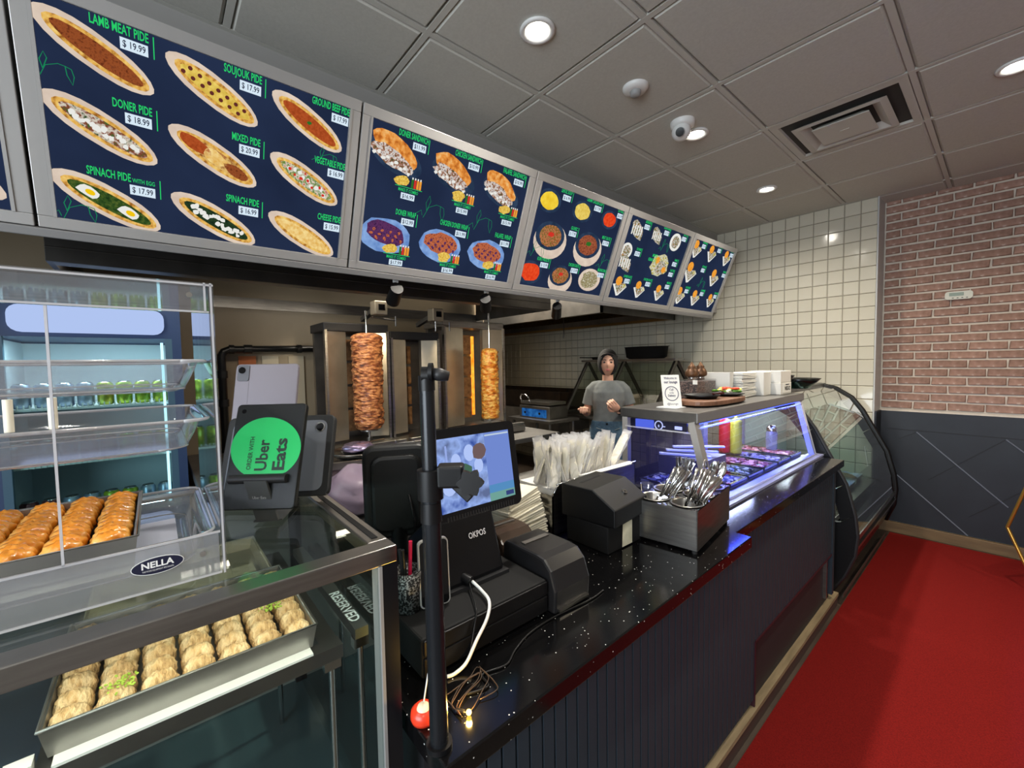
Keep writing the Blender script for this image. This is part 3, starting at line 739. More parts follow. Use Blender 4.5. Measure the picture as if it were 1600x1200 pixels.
m = MB(); m.box(x0, x1 - .02, y1 - .06, y1 - .02, HZ, HZ + .03); m.box(x0, x1 - .02, y0 + .02, y0 + .05, HZ, HZ + .02); m.build('gutter', M('golden_lit_steel', (168, 140, 96), .3, 1.0), h)  # gutter steel coloured with the golden reflection of warm light
for x in (-4.6, -3.3): MB().tube([(x, 3.6, HZ + .34), (x, 3.6, HZ - .12), (x + .01, 3.58, HZ - .17)], .006, 6).build('hook', STEELD, h)
# counter under the doner grills
t = thing('work_table', 'low steel work table that carries the doner grills', 'table', (-3.0, 1.3, 0))
MB().box(-3.62, -2.46, .14, 2.62, .86, .90).build('tabletop', STEELD, t, bevel=.004)
MB().box(-3.5, -2.6, .2, 2.5, .25, .28).build('undershelf', STEELD, t)
for x in (-2.55, -3.5):
    for y in (.2, 1.35, 2.5): MB().cyl((x, y, 0), (x, y, .86), .022, n=12).build('leg', STEELD, t)
# black pipes on the kitchen wall
PV = M('black_pipe', (26, 26, 26), .3)
t = thing('drain_pipe', 'black drain pipe elbowing along the beige kitchen wall', 'pipe', (-3.55, .6, 1.6))
MB().tube([(-3.55, .36, .9), (-3.55, .36, 1.58), (-3.55, .375, 1.61), (-3.55, .41, 1.625), (-3.55, .98, 1.635)], .026, 12).build('pipe', PV, t)
for y, z, dy, dz in ((.52, 1.628, .05, 0), (.42, 1.626, .03, 0), (.36, 1.45, 0, .05), (.36, 1.25, 0, .05), (.86, 1.633, .03, 0)):
    MB().cyl((-3.55, y - dy / 2, z - dz / 2), (-3.55, y + dy / 2, z + dz / 2), .033, n=14).build('coupling', PV, t)
for k, (y, c) in enumerate(((.47, (196, 110, 60)), (.62, (208, 196, 170)), (.80, (190, 176, 150)))):
    tag(MB().box(-3.645, -3.63, y, y + .11, 1.15, 1.58).build('wall_sheet', M('sheet_%d' % k, c, .5)), ['orange framed sheet fixed to the wall beside the pipe', 'cream sheet on the kitchen wall in the middle', 'beige sheet on the kitchen wall near the first grill'][k], 'notice')

# doner grills
REFL = M('reflector_steel', [(176, 168, 152), (200, 192, 176)], .3, .8, 6, .12, 26)
MOTOR = M('motor_steel', (190, 180, 160), .35, .8)
FBR = M('fire_brick', [(120, 84, 56), (176, 132, 90)], .9, 0, 30, .5, 60)
HOT = E('hot_element', [(255, 120, 20), (255, 176, 60)], 1.6, 20)
def grill(y0, y1, zt, lab, bricks=False, xb=-3.05):
    t = thing('doner_grill', lab, 'grill', (xb, (y0 + y1) / 2, .90), group='upright doner grills in the kitchen')
    w = y1 - y0
    MB().box(xb - .24, xb - .20, y0, y1, .95, zt).build('back_panel', STEELD, t)
    MB().box(xb - .26, xb + .06, y0 - .01, y1 + .01, zt, zt + .06).build('top_box', DARK if not bricks else STEEL, t, bevel=.006)
    m = MB(); m.box(xb - .26, xb + .34, y0 - .01, y1 + .01, .905, .955); m.box(xb + .30, xb + .34, y0, y1, .955, .98); m.build('drip_tray', STEEL, t, bevel=.004)
    for s in (0, 1):
        ya, yb2 = (y0, y0 + w * .34) if s == 0 else (y1 - w * .30, y1)
        m = MB(); pts = [(xb + .04, ya), (xb + .06, ya), (xb - .02 + .04, yb2), (xb - .04, yb2)] if s == 0 else [(xb - .04, ya), (xb + .0, ya), (xb + .06, yb2), (xb + .04, yb2)]
        m.prism(pts, 'z', .97, zt); m.build('side_reflector', REFL, t)
        m = MB(); yy = y0 if s == 0 else y1; m.box(xb + .04, xb + .075, yy - .008, yy + .008, .95, zt + .01); m.build('corner_post', STEEL, t)
    for k in range(4):
        z0 = 1.0 + k * (zt - 1.02) / 4; z1 = z0 + (zt - 1.02) / 4 - .02
        b = MB(); b.box(xb - .20, xb - .17, y0 + w * .36, y1 - w * .32, z0, z1); b.build('burner', FBR, t)
    if bricks:
        MB().box(xb - .19, xb - .165, y1 - w * .31, y1 - w * .27, 1.02, zt - .05).build('heating_element', HOT, t)
    return t
g1 = grill(.89, 1.33, 1.735, 'doner grill behind the large brown meat doner')
g2 = grill(1.36, 1.76, 1.69, 'middle doner grill without any meat, its steel wings glowing warm')
g3 = grill(1.82, 2.44, 1.80, 'right doner grill with tall brick burners beside the chicken doner', True)
for y, zt, gg, lab in ((1.21, 1.905, g1, ''), (1.66, 1.885, g2, '')):
    m = MB(); x = -2.85; m.box(x - .04, x + .05, y - .045, y + .045, zt - .06, zt + .035); mo = m.build('motor_box', MOTOR, gg, bevel=.006)
    MB().box(x + .05, x + .053, y - .02, y + .025, zt - .03, zt + .012).build('window', BLACKG, mo)
    m = MB(); m.bar((-3.1, y - .02, zt - .07), (x - .03, y - .02, zt - .02), .03, .03); m.cyl((x, y - .05, zt - .075), (x, y + .13, zt - .09), .006, n=8); m.cyl((x, y + .125, zt - .06), (x, y + .125, zt - .13), .007, n=8); m.build('arm', STEELD, gg)
m = MB(); m.cyl((-2.85, 1.66, 1.83), (-2.85, 1.66, 1.75), .008, .004, 8); m.build('spindle', STEEL, g2)

# the two doners
DON = M('doner_meat', [(60, 28, 16), (148, 82, 46), (224, 158, 102), (146, 78, 44)], .36, 0, 24, 1.0, 40, stretch=(1, 1, 2.8), pos=[.3, .45, .62, .75], bdist=.01, coat=.25)
CHI = M('chicken_doner_meat', [(166, 76, 16), (232, 140, 32), (255, 214, 120), (236, 156, 50)], .38, 0, 20, .9, 40, stretch=(1, 1, 2.0), pos=[.3, .45, .62, .75], bdist=.01, coat=.3)
def meat(x, y, z0, z1, prof, mat, seed, name, lab):
    t = thing(name, lab, 'doner meat', (x, y, z0))
    rnd = random.Random(seed); nz, n = 150, 72; vs = []
    lay = [rnd.uniform(0, 6.28) for _ in range(80)]; amp = [rnd.uniform(.4, 1.0) for _ in range(80)]
    H = z1 - z0
    for j in range(nz + 1):
        u = j / nz; k = int(u * 38); fr = u * 38 - k
        r = prof(u)
        for i in range(n):
            a = 2 * PI * i / n
            kk = int(u * 38 + .9 * math.sin(a * 2 + lay[3]) + .5 * math.sin(a * 5 + lay[7])) % 80
            f2 = (u * 38 + .9 * math.sin(a * 2 + lay[3]) + .5 * math.sin(a * 5 + lay[7])) % 1
            dr = .0085 * amp[kk] * (math.sin(a * (3 + kk % 3) + lay[kk]) * .7 + 1) * math.sin(PI * f2) ** .6 + .0022 * math.sin(a * 11 + lay[(kk * 3) % 80])
            q = r + (dr if .01 < u < .99 else 0)
            vs.append((x + q * math.cos(a), y + q * math.sin(a), z0 + H * u))
    m = MB(); m.add(vs, [(j * n + i, j * n + (i + 1) % n, (j + 1) * n + (i + 1) % n, (j + 1) * n + i) for j in range(nz) for i in range(n)], True)
    m.add([vs[i] for i in range(n)], [tuple(reversed(range(n)))]); m.add(vs[-n:], [tuple(range(n))])
    m.build('meat', mat, t)
    return t
def p1(u):
    r = .090 + .008 * u
    if u > .93: r *= math.sqrt(max(0.02, 1 - ((u - .93) / .073) ** 2)) * .55 + .45
    if u < .05: r *= .86 + .14 * u / .05
    return r
def p2(u):
    r = .071 - .004 * u
    if u > .93: r *= math.sqrt(max(0.02, 1 - ((u - .93) / .072) ** 2)) * .6 + .4
    return r
t = meat(-2.85, 1.118, 1.06, 1.715, p1, DON, 4, 'meat_doner', 'large upright doner of brown layered meat turning on its skewer')
m = MB(); m.cyl((-2.85, 1.118, .97), (-2.85, 1.118, 1.87), .008, n=10); m.build('skewer', CHROME, t)
m = MB(); m.cyl((-2.85, 1.118, 1.045), (-2.85, 1.118, 1.055), .06, n=20); m.cyl((-2.85, 1.118, .955), (-2.85, 1.118, 1.0), .02, n=12); m.build('base_disc', STEEL, t)
t = meat(-2.85, 2.175, 1.03, 1.625, p2, CHI, 9, 'chicken_doner', 'slim golden orange chicken doner lit brightly on a tall bare skewer')
m = MB(); m.cyl((-2.85, 2.175, .955), (-2.85, 2.175, 1.96), .006, n=10); m.cyl((-2.85, 2.175, 1.86), (-2.85, 2.175, 1.95), .009, n=10); m.build('skewer', CHROME, t)
m = MB(); m.cyl((-2.85, 2.175, 1.016), (-2.85, 2.175, 1.026), .05, n=20); m.build('base_disc', STEEL, t)

# pans, foil and trays in front of the grills
t = thing('round_griddle', 'shallow round steel pan on a stand below the meat doner', 'pan', (-2.62, .95, .90))
MB().lathe([(0, .03), (.13, .03), (.16, .045), (.165, .05), (.17, .045), (.13, .02), (0, .02)], (-2.62, .95, .92), 28).build('bowl', STEEL, t)
for s in (-1, 1): MB().bar((-2.62 + .05 * s, .95 - .05 * s, .902), (-2.62 - .04 * s, .95 + .04 * s, .945), .014, .014).build('leg', BLACK, t)
def crumple(name, c, r, mat, seed):
    rnd = random.Random(seed)
    def fn(q, d): return q * (1 + rnd.uniform(-.22, .22))
    m = MB(); m.ell(c, r, 14, 9, fn); return m.build(name, mat)
tag(crumple('foil', (-2.62, .96, .985), (.10, .09, .03), M('lilac_foil', (176, 160, 196), .25, .7), 3), 'crumpled shiny foil lying in the round pan', 'foil')
for k, (y, a, lab) in enumerate(((.99, .5, 'steel skewer lying left below the grills'), (1.22, .2, 'steel skewer lying between the first two grills'), (1.36, -.5, 'steel skewer lying below the empty grill'))):
    tag(MB().cyl((-2.66, y, 1.0 - .02 * k), (-2.78, y + a * .4, .985 - .02 * k), .006, n=8).build('skewer', CHROME), lab, 'skewer')
# kitchen bench behind the front counter (low, dark) with bags
t = thing('back_bench', 'dark low bench behind the display case with stainless top', 'bench', (-1.9, .75, 0))
MB().box(-2.1, -1.72, .32, 1.35, .80, .84).build('bench_top', STEELD, t, bevel=.004)
MB().box(-2.08, -1.74, .34, 1.33, 0, .80).build('body', M('bench_dark', (44, 40, 40), .6), t)
def bag(name, c, r, mat, seed, lab, cat='bag'):
    rnd = random.Random(seed); ph = [rnd.uniform(0, 6) for _ in range(6)]
    def fn(q, d):
        k = 1 + .10 * math.sin(5 * d.x + ph[0]) * math.sin(6 * d.y + ph[1]) + .06 * math.sin(13 * d.z + 9 * d.x + ph[2])
        q = q * k; q.z = max(q.z, -r[2] * .72); return q
    m = MB(); m.ell(c, r, 26, 18, fn); return tag(m.build(name, mat), lab, cat)
bag('plastic_bag', (-1.88, .66, .93), (.13, .14, .12), M('lilac_bag', (138, 122, 140), .4), 2, 'crumpled lilac grey plastic bag on the dark bench')
t = thing('cloth_rack', 'dark bar with hanging cloth behind the display case', 'rack', (-1.9, .62, .84))
m = MB(); m.bar((-1.9, .46, 1.06), (-1.9, .80, 1.045), .02, .03); m.cyl((-1.9, .47, .84), (-1.9, .47, 1.06), .008); m.cyl((-1.9, .79, .84), (-1.9, .79, 1.045), .008); m.build('bar', STEELD, t)
MB().box(-1.905, -1.895, .50, .76, .86, 1.05).build('cloth', M('brown_cloth', [(58, 46, 50), (78, 64, 66)], .8, scale=14), t)

# drinks fridge
FX = -3.0
t = thing('drinks_fridge', 'glass door drinks fridge with a lit white header seen through the acrylic stand', 'fridge', (-3.3, -.24, 0))
FB = M('fridge_blue', (40, 62, 100), .5)
m = MB(); m.box(-3.6, FX, -.60, -.56, 0, 1.95); m.box(-3.6, FX, .08, .12, 0, 1.95); m.box(-3.6, -3.56, -.56, .08, 0, 1.95); m.box(-3.56, FX, -.56, .08, 0, .3); m.box(-3.56, FX, -.56, .08, 1.66, 1.95); m.build('body', FB, t)
m = MB(); m.T = frame3((FX + .012, -.23, 1.745), (0, 1, 0), (0, 0, 1)); m.rbox(.56, .13, .02, .045); m.build('lit_header', E('header_light', (176, 196, 240), 1.0), t)
for z in (.72, 1.02, 1.30):
    s = MB(); s.box(-3.5, FX - .05, -.55, .07, z, z + .012); [s.box(FX - .05, FX - .045, -.55 + .02 * k, -.545 + .02 * k, z, z + .03) for k in range(31)]; s.build('shelf', WHITE, t)
MB().box(FX - .012, FX - .006, -.56, .08, .3, 1.66).build('door_glass', G('fridge_glass', (225, 240, 240)), t)
m = MB(); m.box(FX - .03, FX, -.56, -.53, .3, 1.66); m.box(FX - .03, FX, .05, .08, .3, 1.66); m.build('door_frame', M('teal_frame', (70, 100, 120), .3), t)
m = MB(); m.box(-3.559, -3.555, -.555, .075, .31, 1.65); m.box(-3.555, FX - .04, -.559, -.555, .31, 1.65); m.box(-3.555, FX - .04, .074, .078, .31, 1.65); m.build('lining', M('fridge_lining', (206, 214, 220), .5), t)  # white plates added to help brighten the fridge inside
area('fridge_fill', (FX - .07, -.24, 1.64), (FX - .2, -.24, 1.0), .5, .05, 5, (.8, .92, 1.0)).parent = t  # extra lamp without fixture, added to light the fridge inside
bpy.data.objects['fridge_fill'].matrix_parent_inverse = t.matrix_basis.inverted()
MB().box(FX - .045, FX - .035, .03, .042, .32, 1.64).build('light_strip', E('strip_cool', (200, 240, 255), 2.5), t)
CAN = [M('green_can', [(60, 130, 40), (190, 200, 60)], .3, .5, 30), M('white_can', [(170, 180, 190), (110, 130, 160)], .3, .5, 30), M('yellow_can', [(196, 176, 50), (110, 150, 60)], .3, .5, 30), M('dark_can', [(60, 44, 60), (120, 60, 60)], .3, .5, 30)]
def can(mat):
    t = thing('drink_can', '', 'can', (0, 0, 0)); m = MB()
    m.lathe([(.024, 0), (.033, .008), (.033, .108), (.025, .118)], (0, 0, 0), 18); m.build('can_body', mat, t)
    MB().lathe([(.0, .119), (.024, .118), (.025, .121), (.025, .1175)], (0, 0, 0), 18).build('lid', CHROME, t); return t
protos = {}
rowsn = {1.312: 'shelf by the lit header', 1.032: 'middle shelf of the fridge', .732: 'low shelf of the fridge'}
for z, cols in ((1.312, [1, 1, 1, 1, 2, 0, 0, 0]), (1.032, [1, 1, 3, 3, 3, 0, 2, 2]), (.732, [3, 3, 1, 1, 0, 0, 1, 1])):
    cnt = {}
    for k, c in enumerate(cols):
        cnt.setdefault(c, 0); cnt[c] += 1
        if c not in protos: o = can(CAN[c]); protos[c] = o; o.matrix_basis = Matrix.Translation((FX - .1, -.50 + .074 * k, z))
        else: o = dup(protos[c], (FX - .1, -.50 + .074 * k, z))
        o['label'] = ('green', 'pale white', 'yellow', 'dark red')[c] + ' drink can standing on the ' + rowsn[z]
        o['group'] = ('green', 'pale white', 'yellow', 'dark red')[c] + ' cans on the ' + rowsn[z]

# griddle block and table along the tiled wall
t = thing('griddle', 'blackened gas griddle with raised splash guard near the tiled wall', 'griddle', (-4.2, 4.0, 0))
BURNT = M('burnt_steel', [(24, 20, 18), (60, 44, 32)], .5, .5, 8)
m = MB(); m.box(-5.3, -3.55, 3.75, 4.35, .62, .90); m.build('body', STEELD, t, bevel=.005)
m = MB(); m.box(-5.3, -3.55, 4.30, 4.33, .90, 1.14); m.box(-3.57, -3.55, 3.80, 4.33, .90, 1.12); m.box(-5.3, -3.57, 3.80, 4.30, .90, .93); m.box(-5.3, -3.55, 3.79, 3.81, .9, 1.13); m.build('splash_guard', BURNT, t)
for x in (-5.2, -3.65):
    for y in (3.8, 4.3): MB().cyl((x, y, 0), (x, y, .62), .025, n=10).build('leg', STEELD, t)
# contact grill with blue front
t = thing('contact_grill', 'contact grill with bright blue front plate and a round wire handle', 'grill', (-3.6, 3.35, .9))
m = MB(); m.box(-3.75, -3.25, 3.3, 3.6, .86, 1.0); m.build('body', STEELD, t, bevel=.008)
MB().box(-3.70, -3.30, 3.292, 3.30, .875, .965).build('front_plate', E('blue_plate_emit', [(20, 70, 140), (60, 140, 220)], .6, 14), t)  # blue plate drawn with its own emission
MB().box(-3.74, -3.26, 3.31, 3.58, 1.015, 1.05).build('lid', STEEL, t, bevel=.006)
MB().tube([(-3.70, 3.3, 1.04), (-3.70, 3.27, 1.10), (-3.66, 3.26, 1.13), (-3.60, 3.26, 1.13), (-3.56, 3.27, 1.10), (-3.56, 3.3, 1.04)], .009, 8).build('handle', CHROME, t)
for x in (-3.64, -3.40): MB().cyl((x, 3.285, .92), (x, 3.293, .92), .014, n=12).build('knob', BLACK, t)
t = thing('grill_stand', 'dark steel stand that carries the blue fronted contact grill', 'table', (-3.5, 3.45, 0))
MB().box(-3.85, -3.15, 3.2, 3.68, .83, .86).build('tabletop', STEELD, t); MB().box(-3.8, -3.2, 3.25, 3.65, .6, .62).build('shelf', STEELD, t)
for x in (-3.8, -3.2):
    for y in (3.25, 3.63): MB().cyl((x, y, 0), (x, y, .83), .02, n=10).build('leg', STEELD, t)
# steel table with sloped glass guard
t = thing('prep_table', 'steel prep table behind the woman with a sloping framed glass guard', 'table', (-3.1, 4.05, 0))
MB().box(-3.52, -2.25, 3.75, 4.42, .84, .875).build('tabletop', STEEL, t, bevel=.004)
for x in (-3.4, -2.35):
    for y in (3.82, 4.35): MB().bar((x, y, 0), (x, y, .84), .035, .035).build('leg', STEELD, t)
for x in (-3.48, -2.95, -2.32):
    MB().bar((x, 3.80, .875), (x + .12, 4.1, 1.50), .035, .03).build('guard_post', STEELD, t)
    MB().bar((x + .30, 4.36, .875), (x + .12, 4.1, 1.50), .035, .03).build('guard_post', M('dark_post', (48, 42, 38), .5, .6), t)
MB().bar((-3.38, 4.1, 1.505), (-2.16, 4.1, 1.505), .20, .025).build('top_rail', STEELD, t)
MB().quad((-3.46, 3.84, .96), (-2.28, 3.84, .96), (-2.18, 4.08, 1.47), (-3.36, 4.08, 1.47)).build('guard_glass', G('guard_glass', (222, 230, 218), 1.0, haze=.16, hcol=(130, 132, 114)), t)
MB().box(-3.2, -2.7, 3.9, 4.2, .876, .90).build('cloth', M('grimy_cloth', [(40, 34, 28), (76, 66, 54)], .8, scale=12), t)
t = thing('roasting_pan', 'big black roasting pan resting on the glass guard behind the woman', 'pan', (-2.55, 4.1, 1.52))
m = MB(); m.lathe([(.0, 0), (.20, 0), (.235, .02), (.25, .125), (.265, .13), (.24, .13), (.225, .03), (0, .015)], (-2.55, 4.1, 1.52), 28, 1.0, .62); m.build('pan_body', BLACKM, t)
t = thing('frying_pan', 'flat black frying pan lying on the guard rail left of the woman', 'pan', (-3.1, 4.08, 1.52))
MB().lathe([(0, 0), (.15, 0), (.18, .03), (.19, .032), (.15, .012), (0, .01)], (-3.1, 4.08, 1.52), 24, 1, .6).build('pan_body', BLACKM, t)
MB().bar((-3.28, 4.08, 1.545), (-3.45, 4.06, 1.55), .025, .012).build('handle', BLACKM, t)
# ================================================================ the woman
SKIN = M('skin', [(196, 146, 122), (212, 164, 140)], .55, 0, 8)
TEE = M('grey_tshirt', [(92, 96, 96), (108, 112, 112)], .9, 0, 14, .3, 40)
JEAN = M('blue_jeans', [(48, 72, 92), (70, 96, 116)], .85, 0, 40, .3, 200)
wo = thing('person', 'woman in grey t-shirt, blue jeans and black head cover, both hands raised at chest', 'person', (-2.24, 3.0, 0), .6435)
def wp(m, name, mat, **k): return m.build(name, mat, wo, world=False, **k)
b = MB()
def headfn(q, d):
    # d: unit direction, face looks along -y
    if d.y < -.2:
        fx = math.exp(-(d.x / .16) ** 2)
        q.y -= .018 * fx * math.exp(-((d.z + .12) / .18) ** 2)                     # nose
        q.y += .007 * (math.exp(-((abs(d.x) - .33) / .14) ** 2)) * math.exp(-((d.z - .10) / .12) ** 2)   # eye sockets
        q.y -= .005 * fx * math.exp(-((d.z + .50) / .10) ** 2)                     # lips
        q.y -= .006 * math.exp(-(d.x / .3) ** 2) * math.exp(-((d.z + .85) / .14) ** 2)   # chin
    if d.z < -.1: q.x *= 1 + .30 * (d.z + .1)
    return q
HZc = 1.478
b.ell((0, -.012, HZc), (.070, .088, .108), 40, 30, headfn)
b.tube([(0, .015, 1.27), (0, .012, 1.33), (0, .0, 1.41)], [.062, .047, .046], 16)
for s in (-1, 1): b.ell((s * .070, .005, HZc - .005), (.012, .018, .030), 10, 8)
# torso, legs under the clothes
b.ell((0, .01, 1.18), (.13, .085, .16), 20, 14); b.ell((0, .01, .97), (.125, .085, .16), 20, 14)
for s in (-1, 1):
    b.tube([(s * .075, .01, .92), (s * .085, .0, .5), (s * .09, .02, .09)], [.082, .056, .038], 14)
    b.tube([(s * .09, .03, .05), (s * .095, -.05, .035), (s * .10, -.13, .03)], [.036, .036, .026], 10)
def hand(w, fwd, up, side, curl):
    """closed relaxed hand: w wrist, fwd palm direction, up back-of-hand, side thumb side"""
    w = Vector(w); fwd = Vector(fwd).normalized(); up = Vector(up); up = (up - fwd * up.dot(fwd)).normalized(); sd = fwd.cross(up) * side
    T = frame3(w + fwd * .045, sd, fwd)
    k = MB(T); k.ell((0, 0, 0), (.036, .050, .017), 14, 10); b.add([v for v in k.v], k.f)
    for i, (o, l) in enumerate(((.027, .034), (.009, .039), (-.009, .036), (-.026, .028))):
        p0 = w + fwd * .085 + sd * o; p1 = p0 + fwd * l * (1 - curl * .5) + up * -.006; p2 = p1 + (fwd * (1 - 1.6 * curl) - up * (.2 + curl)).normalized() * l * .75
        p3 = p2 + (-fwd * (curl - .3) - up * .5).normalized() * l * .55
        b.tube([p0 - fwd * .03, p0, p1, p2, p3], [.009, .0095, .009, .0082, .0068], 8)
    t0 = w + fwd * .03 + sd * .028; b.tube([t0, t0 + sd * .022 + fwd * .02 - up * .008, t0 + sd * .018 + fwd * .048 - up * .014, t0 + sd * .006 + fwd * .066 - up * .016], [.013, .012, .010, .008], 8)
arms = {-1: [(-.145, .01, 1.272), (-.185, .03, 1.04), (-.185, -.14, 1.085)], 1: [(.145, .01, 1.272), (.20, .02, 1.045), (.085, -.17, 1.085)]}
for s, (a, e, wr_) in arms.items():
    A, Ee, W = Vector(a), Vector(e), Vector(wr_)
    b.tube([A, A.lerp(Ee, .5), Ee, Ee.lerp(W, .3), Ee.lerp(W, .8), W], [.030, .033, .035, .036, .027, .024], 14)
hand(arms[-1][2], (-.1, -1, .35), (0, -.25, 1), 1, .75)
hand(arms[1][2], (-.55, -.55, .65), (.3, -.9, -.3), -1, .6)
o = wp(b, 'body', SKIN)
r = o.modifiers.new('remesh', 'REMESH'); r.mode = 'VOXEL'; r.voxel_size = .0032; r.use_smooth_shade = True
sm = o.modifiers.new('smooth', 'SMOOTH'); sm.factor = .5; sm.iterations = 2
# shirt: lofted torso with sleeves
def loft(m, rings, n=32, ex=2.4):
    vs = []
    for (z, cx, cy, rx, ry) in rings:
        for i in range(n):
            t = 2 * PI * i / n; c, s = math.cos(t), math.sin(t)
            k = (abs(c) ** ex + abs(s) ** ex) ** (-1 / ex)
            w_ = 1 + .018 * math.sin(5 * t + z * 40) + .012 * math.sin(9 * t - z * 55)
            vs.append((cx + rx * k * c * w_, cy + ry * k * s * w_, z))
    R = len(rings); fs = [(j * n + i, j * n + (i + 1) % n, (j + 1) * n + (i + 1) % n, (j + 1) * n + i) for j in range(R - 1) for i in range(n)]
    fs += [tuple(reversed(range(n))), tuple((R - 1) * n + i for i in range(n))]
    m.add(vs, fs, True)
m = MB(); loft(m, [(.955, 0, .01, .140, .108), (1.00, 0, .01, .130, .100), (1.08, 0, .01, .126, .098), (1.16, 0, .005, .140, .108), (1.23, 0, .008, .145, .104), (1.275, 0, .012, .132, .088), (1.31, 0, .014, .098, .070), (1.330, 0, .012, .066, .058)])
for s in (-1, 1):
    A, Ee = Vector(arms[s][0]), Vector(arms[s][1])
    m.tube([Vector((s * .06, .012, 1.29)), Vector((s * .11, .012, 1.278)), A + Vector((s * -.004, 0, -.028)), A.lerp(Ee, .38), A.lerp(Ee, .66)], [.045, .050, .053, .050, .054], 20)
t_ = wp(m, 'tshirt', TEE); r = t_.modifiers.new('remesh', 'REMESH'); r.mode = 'VOXEL'; r.voxel_size = .006; r.use_smooth_shade = True
sm = t_.modifiers.new('smooth', 'SMOOTH'); sm.iterations = 3
m = MB(); loft(m, [(.74, 0, .01, .158, .112), (.84, 0, .015, .166, .122), (.92, 0, .012, .156, .114), (.985, 0, .01, .138, .106)])
for s in (-1, 1): m.tube([(s * .080, .01, .84), (s * .088, .0, .62), (s * .092, .005, .48), (s * .095, .02, .09)], [.094, .078, .068, .066], 20)
j_ = wp(m, 'jeans', JEAN); r = j_.modifiers.new('remesh', 'REMESH'); r.mode = 'VOXEL'; r.voxel_size = .008; r.use_smooth_shade = True
m = MB(); m.T = Matrix.Translation((0, 0, 0)); m.cyl((-.01, -.112, .965), (-.01, -.104, .965), .009, n=12); wp(m, 'button', CHROME)
m = MB(); m.bar((-.10, -.098, .93), (-.055, -.108, .915), .004, .004); m.bar((.055, -.108, .915), (.10, -.098, .93), .004, .004); wp(m, 'pocket_seam', M('seam', (120, 130, 130), .8))
# head cover: close black cap with side fall framing the face
def capfn(q, d):
    if d.y < -.05 and d.z < .52: q *= .62 + .0 * d.z                # opening for the face
    if d.z < -.2 and d.y > -.3: q.x *= 1.02
    return q
m = MB(); vs = []
nu, nv = 48, 34
for j in range(nv + 1):
    p = PI * .97 * j / nv
    for i in range(nu):
        t = 2 * PI * i / nu; d = Vector((math.sin(p) * math.cos(t), math.sin(p) * math.sin(t), math.cos(p)))
        q = Vector((d.x * .088, d.y * .108, d.z * (.120 if d.z > 0 else .125)))
        face = max(0, 1 - ((d.x / .62) ** 2 + ((d.z + .22) / .72) ** 2) ** 2) if d.y < 0 else 0
        q.y *= 1 - .55 * min(1, face * 2.5)
        q.x *= 1 - .12 * face
        vs.append(Vector((0, .005, HZc + .012)) + q)
m.add(vs, [(j * nu + i, (j + 1) * nu + i, (j + 1) * nu + (i + 1) % nu, j * nu + (i + 1) % nu) for j in range(nv) for i in range(nu)], True)
wp(m, 'head_cover', M('black_cap', [(7, 6, 7), (14, 13, 14)], .85, 0, 30, .3, 90))
m = MB(); m.tube([(-.062, -.052, HZc + .055), (-.04, -.082, HZc + .078), (0, -.094, HZc + .088), (.04, -.082, HZc + .078), (.062, -.052, HZc + .055)], .005, 6); wp(m, 'cap_band', M('cap_edge', (60, 52, 50), .7))
for s in (-1, 1):
    m = MB(); m.ell((s * .027, -.087, HZc + .012), (.0145, .006, .0075), 12, 8); e = wp(m, 'eye', M('eye_white_%d' % s, (120, 104, 96), .3))
    m = MB(); m.ell((s * .027, -.0925, HZc + .012), (.0070, .002, .0070), 10, 8); m.build('iris', M('iris_%d' % s, (40, 26, 20), .2), e)
    m = MB(); m.tube([(s * .012, -.0945, HZc + .030), (s * .028, -.093, HZc + .034), (s * .044, -.083, HZc + .029)], [.0026, .0036, .002], 6); wp(m, 'eyebrow', M('brow_%d' % s, (52, 34, 28), .8))
m = MB(); m.ell((0, -.0965, HZc - .050), (.021, .006, .0048), 14, 8); m.ell((0, -.0955, HZc - .057), (.017, .006, .0048), 14, 8); wp(m, 'lips', M('lips', (170, 94, 86), .5))
W = Vector(arms[1][2]); Ee = Vector(arms[1][1]); dd = (W - Ee).normalized()
m = MB(); m.cyl(W - dd * .035, W - dd * .012, .030, n=20); m.cyl(W - dd * .024 + Vector((.005, -.024, .008)), W - dd * .024 + Vector((.008, -.034, .011)), .019, n=18); wp(m, 'wristwatch', BLACKG)
for s in (-1, 1):
    m = MB(); m.T = frame3((s * .097, -.045, .035), (1, 0, 0), (0, 1, 0)); m.rbox(.092, .26, .07, .045); wp(m, 'shoe', BLACK, bevel=.01)

# ================================================================ front counter
GRAN = bpy.data.materials.new('black_sparkle_quartz'); GRAN.use_nodes = True
nt = GRAN.node_tree; bs = nt.nodes['Principled BSDF']; bs.inputs['Roughness'].default_value = .13; bs.inputs['Base Color'].default_value = lin((9, 9, 10)); bs.inputs['Specular IOR Level'].default_value = .4
tc = nt.nodes.new('ShaderNodeTexCoord'); vo = nt.nodes.new('ShaderNodeTexVoronoi'); vo.inputs['Scale'].default_value = 78
nt.links.new(tc.outputs['Object'], vo.inputs['Vector'])
rp = ramp(nt, [(240, 240, 235), (9, 9, 10)], [.08, .11]); nt.links.new(vo.outputs['Distance'], rp.inputs[0])
nz = noise(nt, 30, 2); rp2 = ramp(nt, [(0, 0, 0), (255, 255, 255)], [.47, .52]); nt.links.new(nz.outputs['Fac'], rp2.inputs[0])
mxn = nt.nodes.new('ShaderNodeMix'); mxn.data_type = 'RGBA'; mxn.inputs['A'].default_value = lin((9, 9, 10)); nt.links.new(rp2.outputs[0], mxn.inputs['Factor']); nt.links.new(rp.outputs[0], mxn.inputs['B'])
nt.links.new(mxn.outputs['Result'], bs.inputs['Base Color'])
SLAT = M('slat_paint', (46, 54, 62), .5, spec=.2)
ct = thing('front_counter', 'long front counter with black sparkling stone top and grey ribbed front', 'counter', (-.95, 1.65, 0))
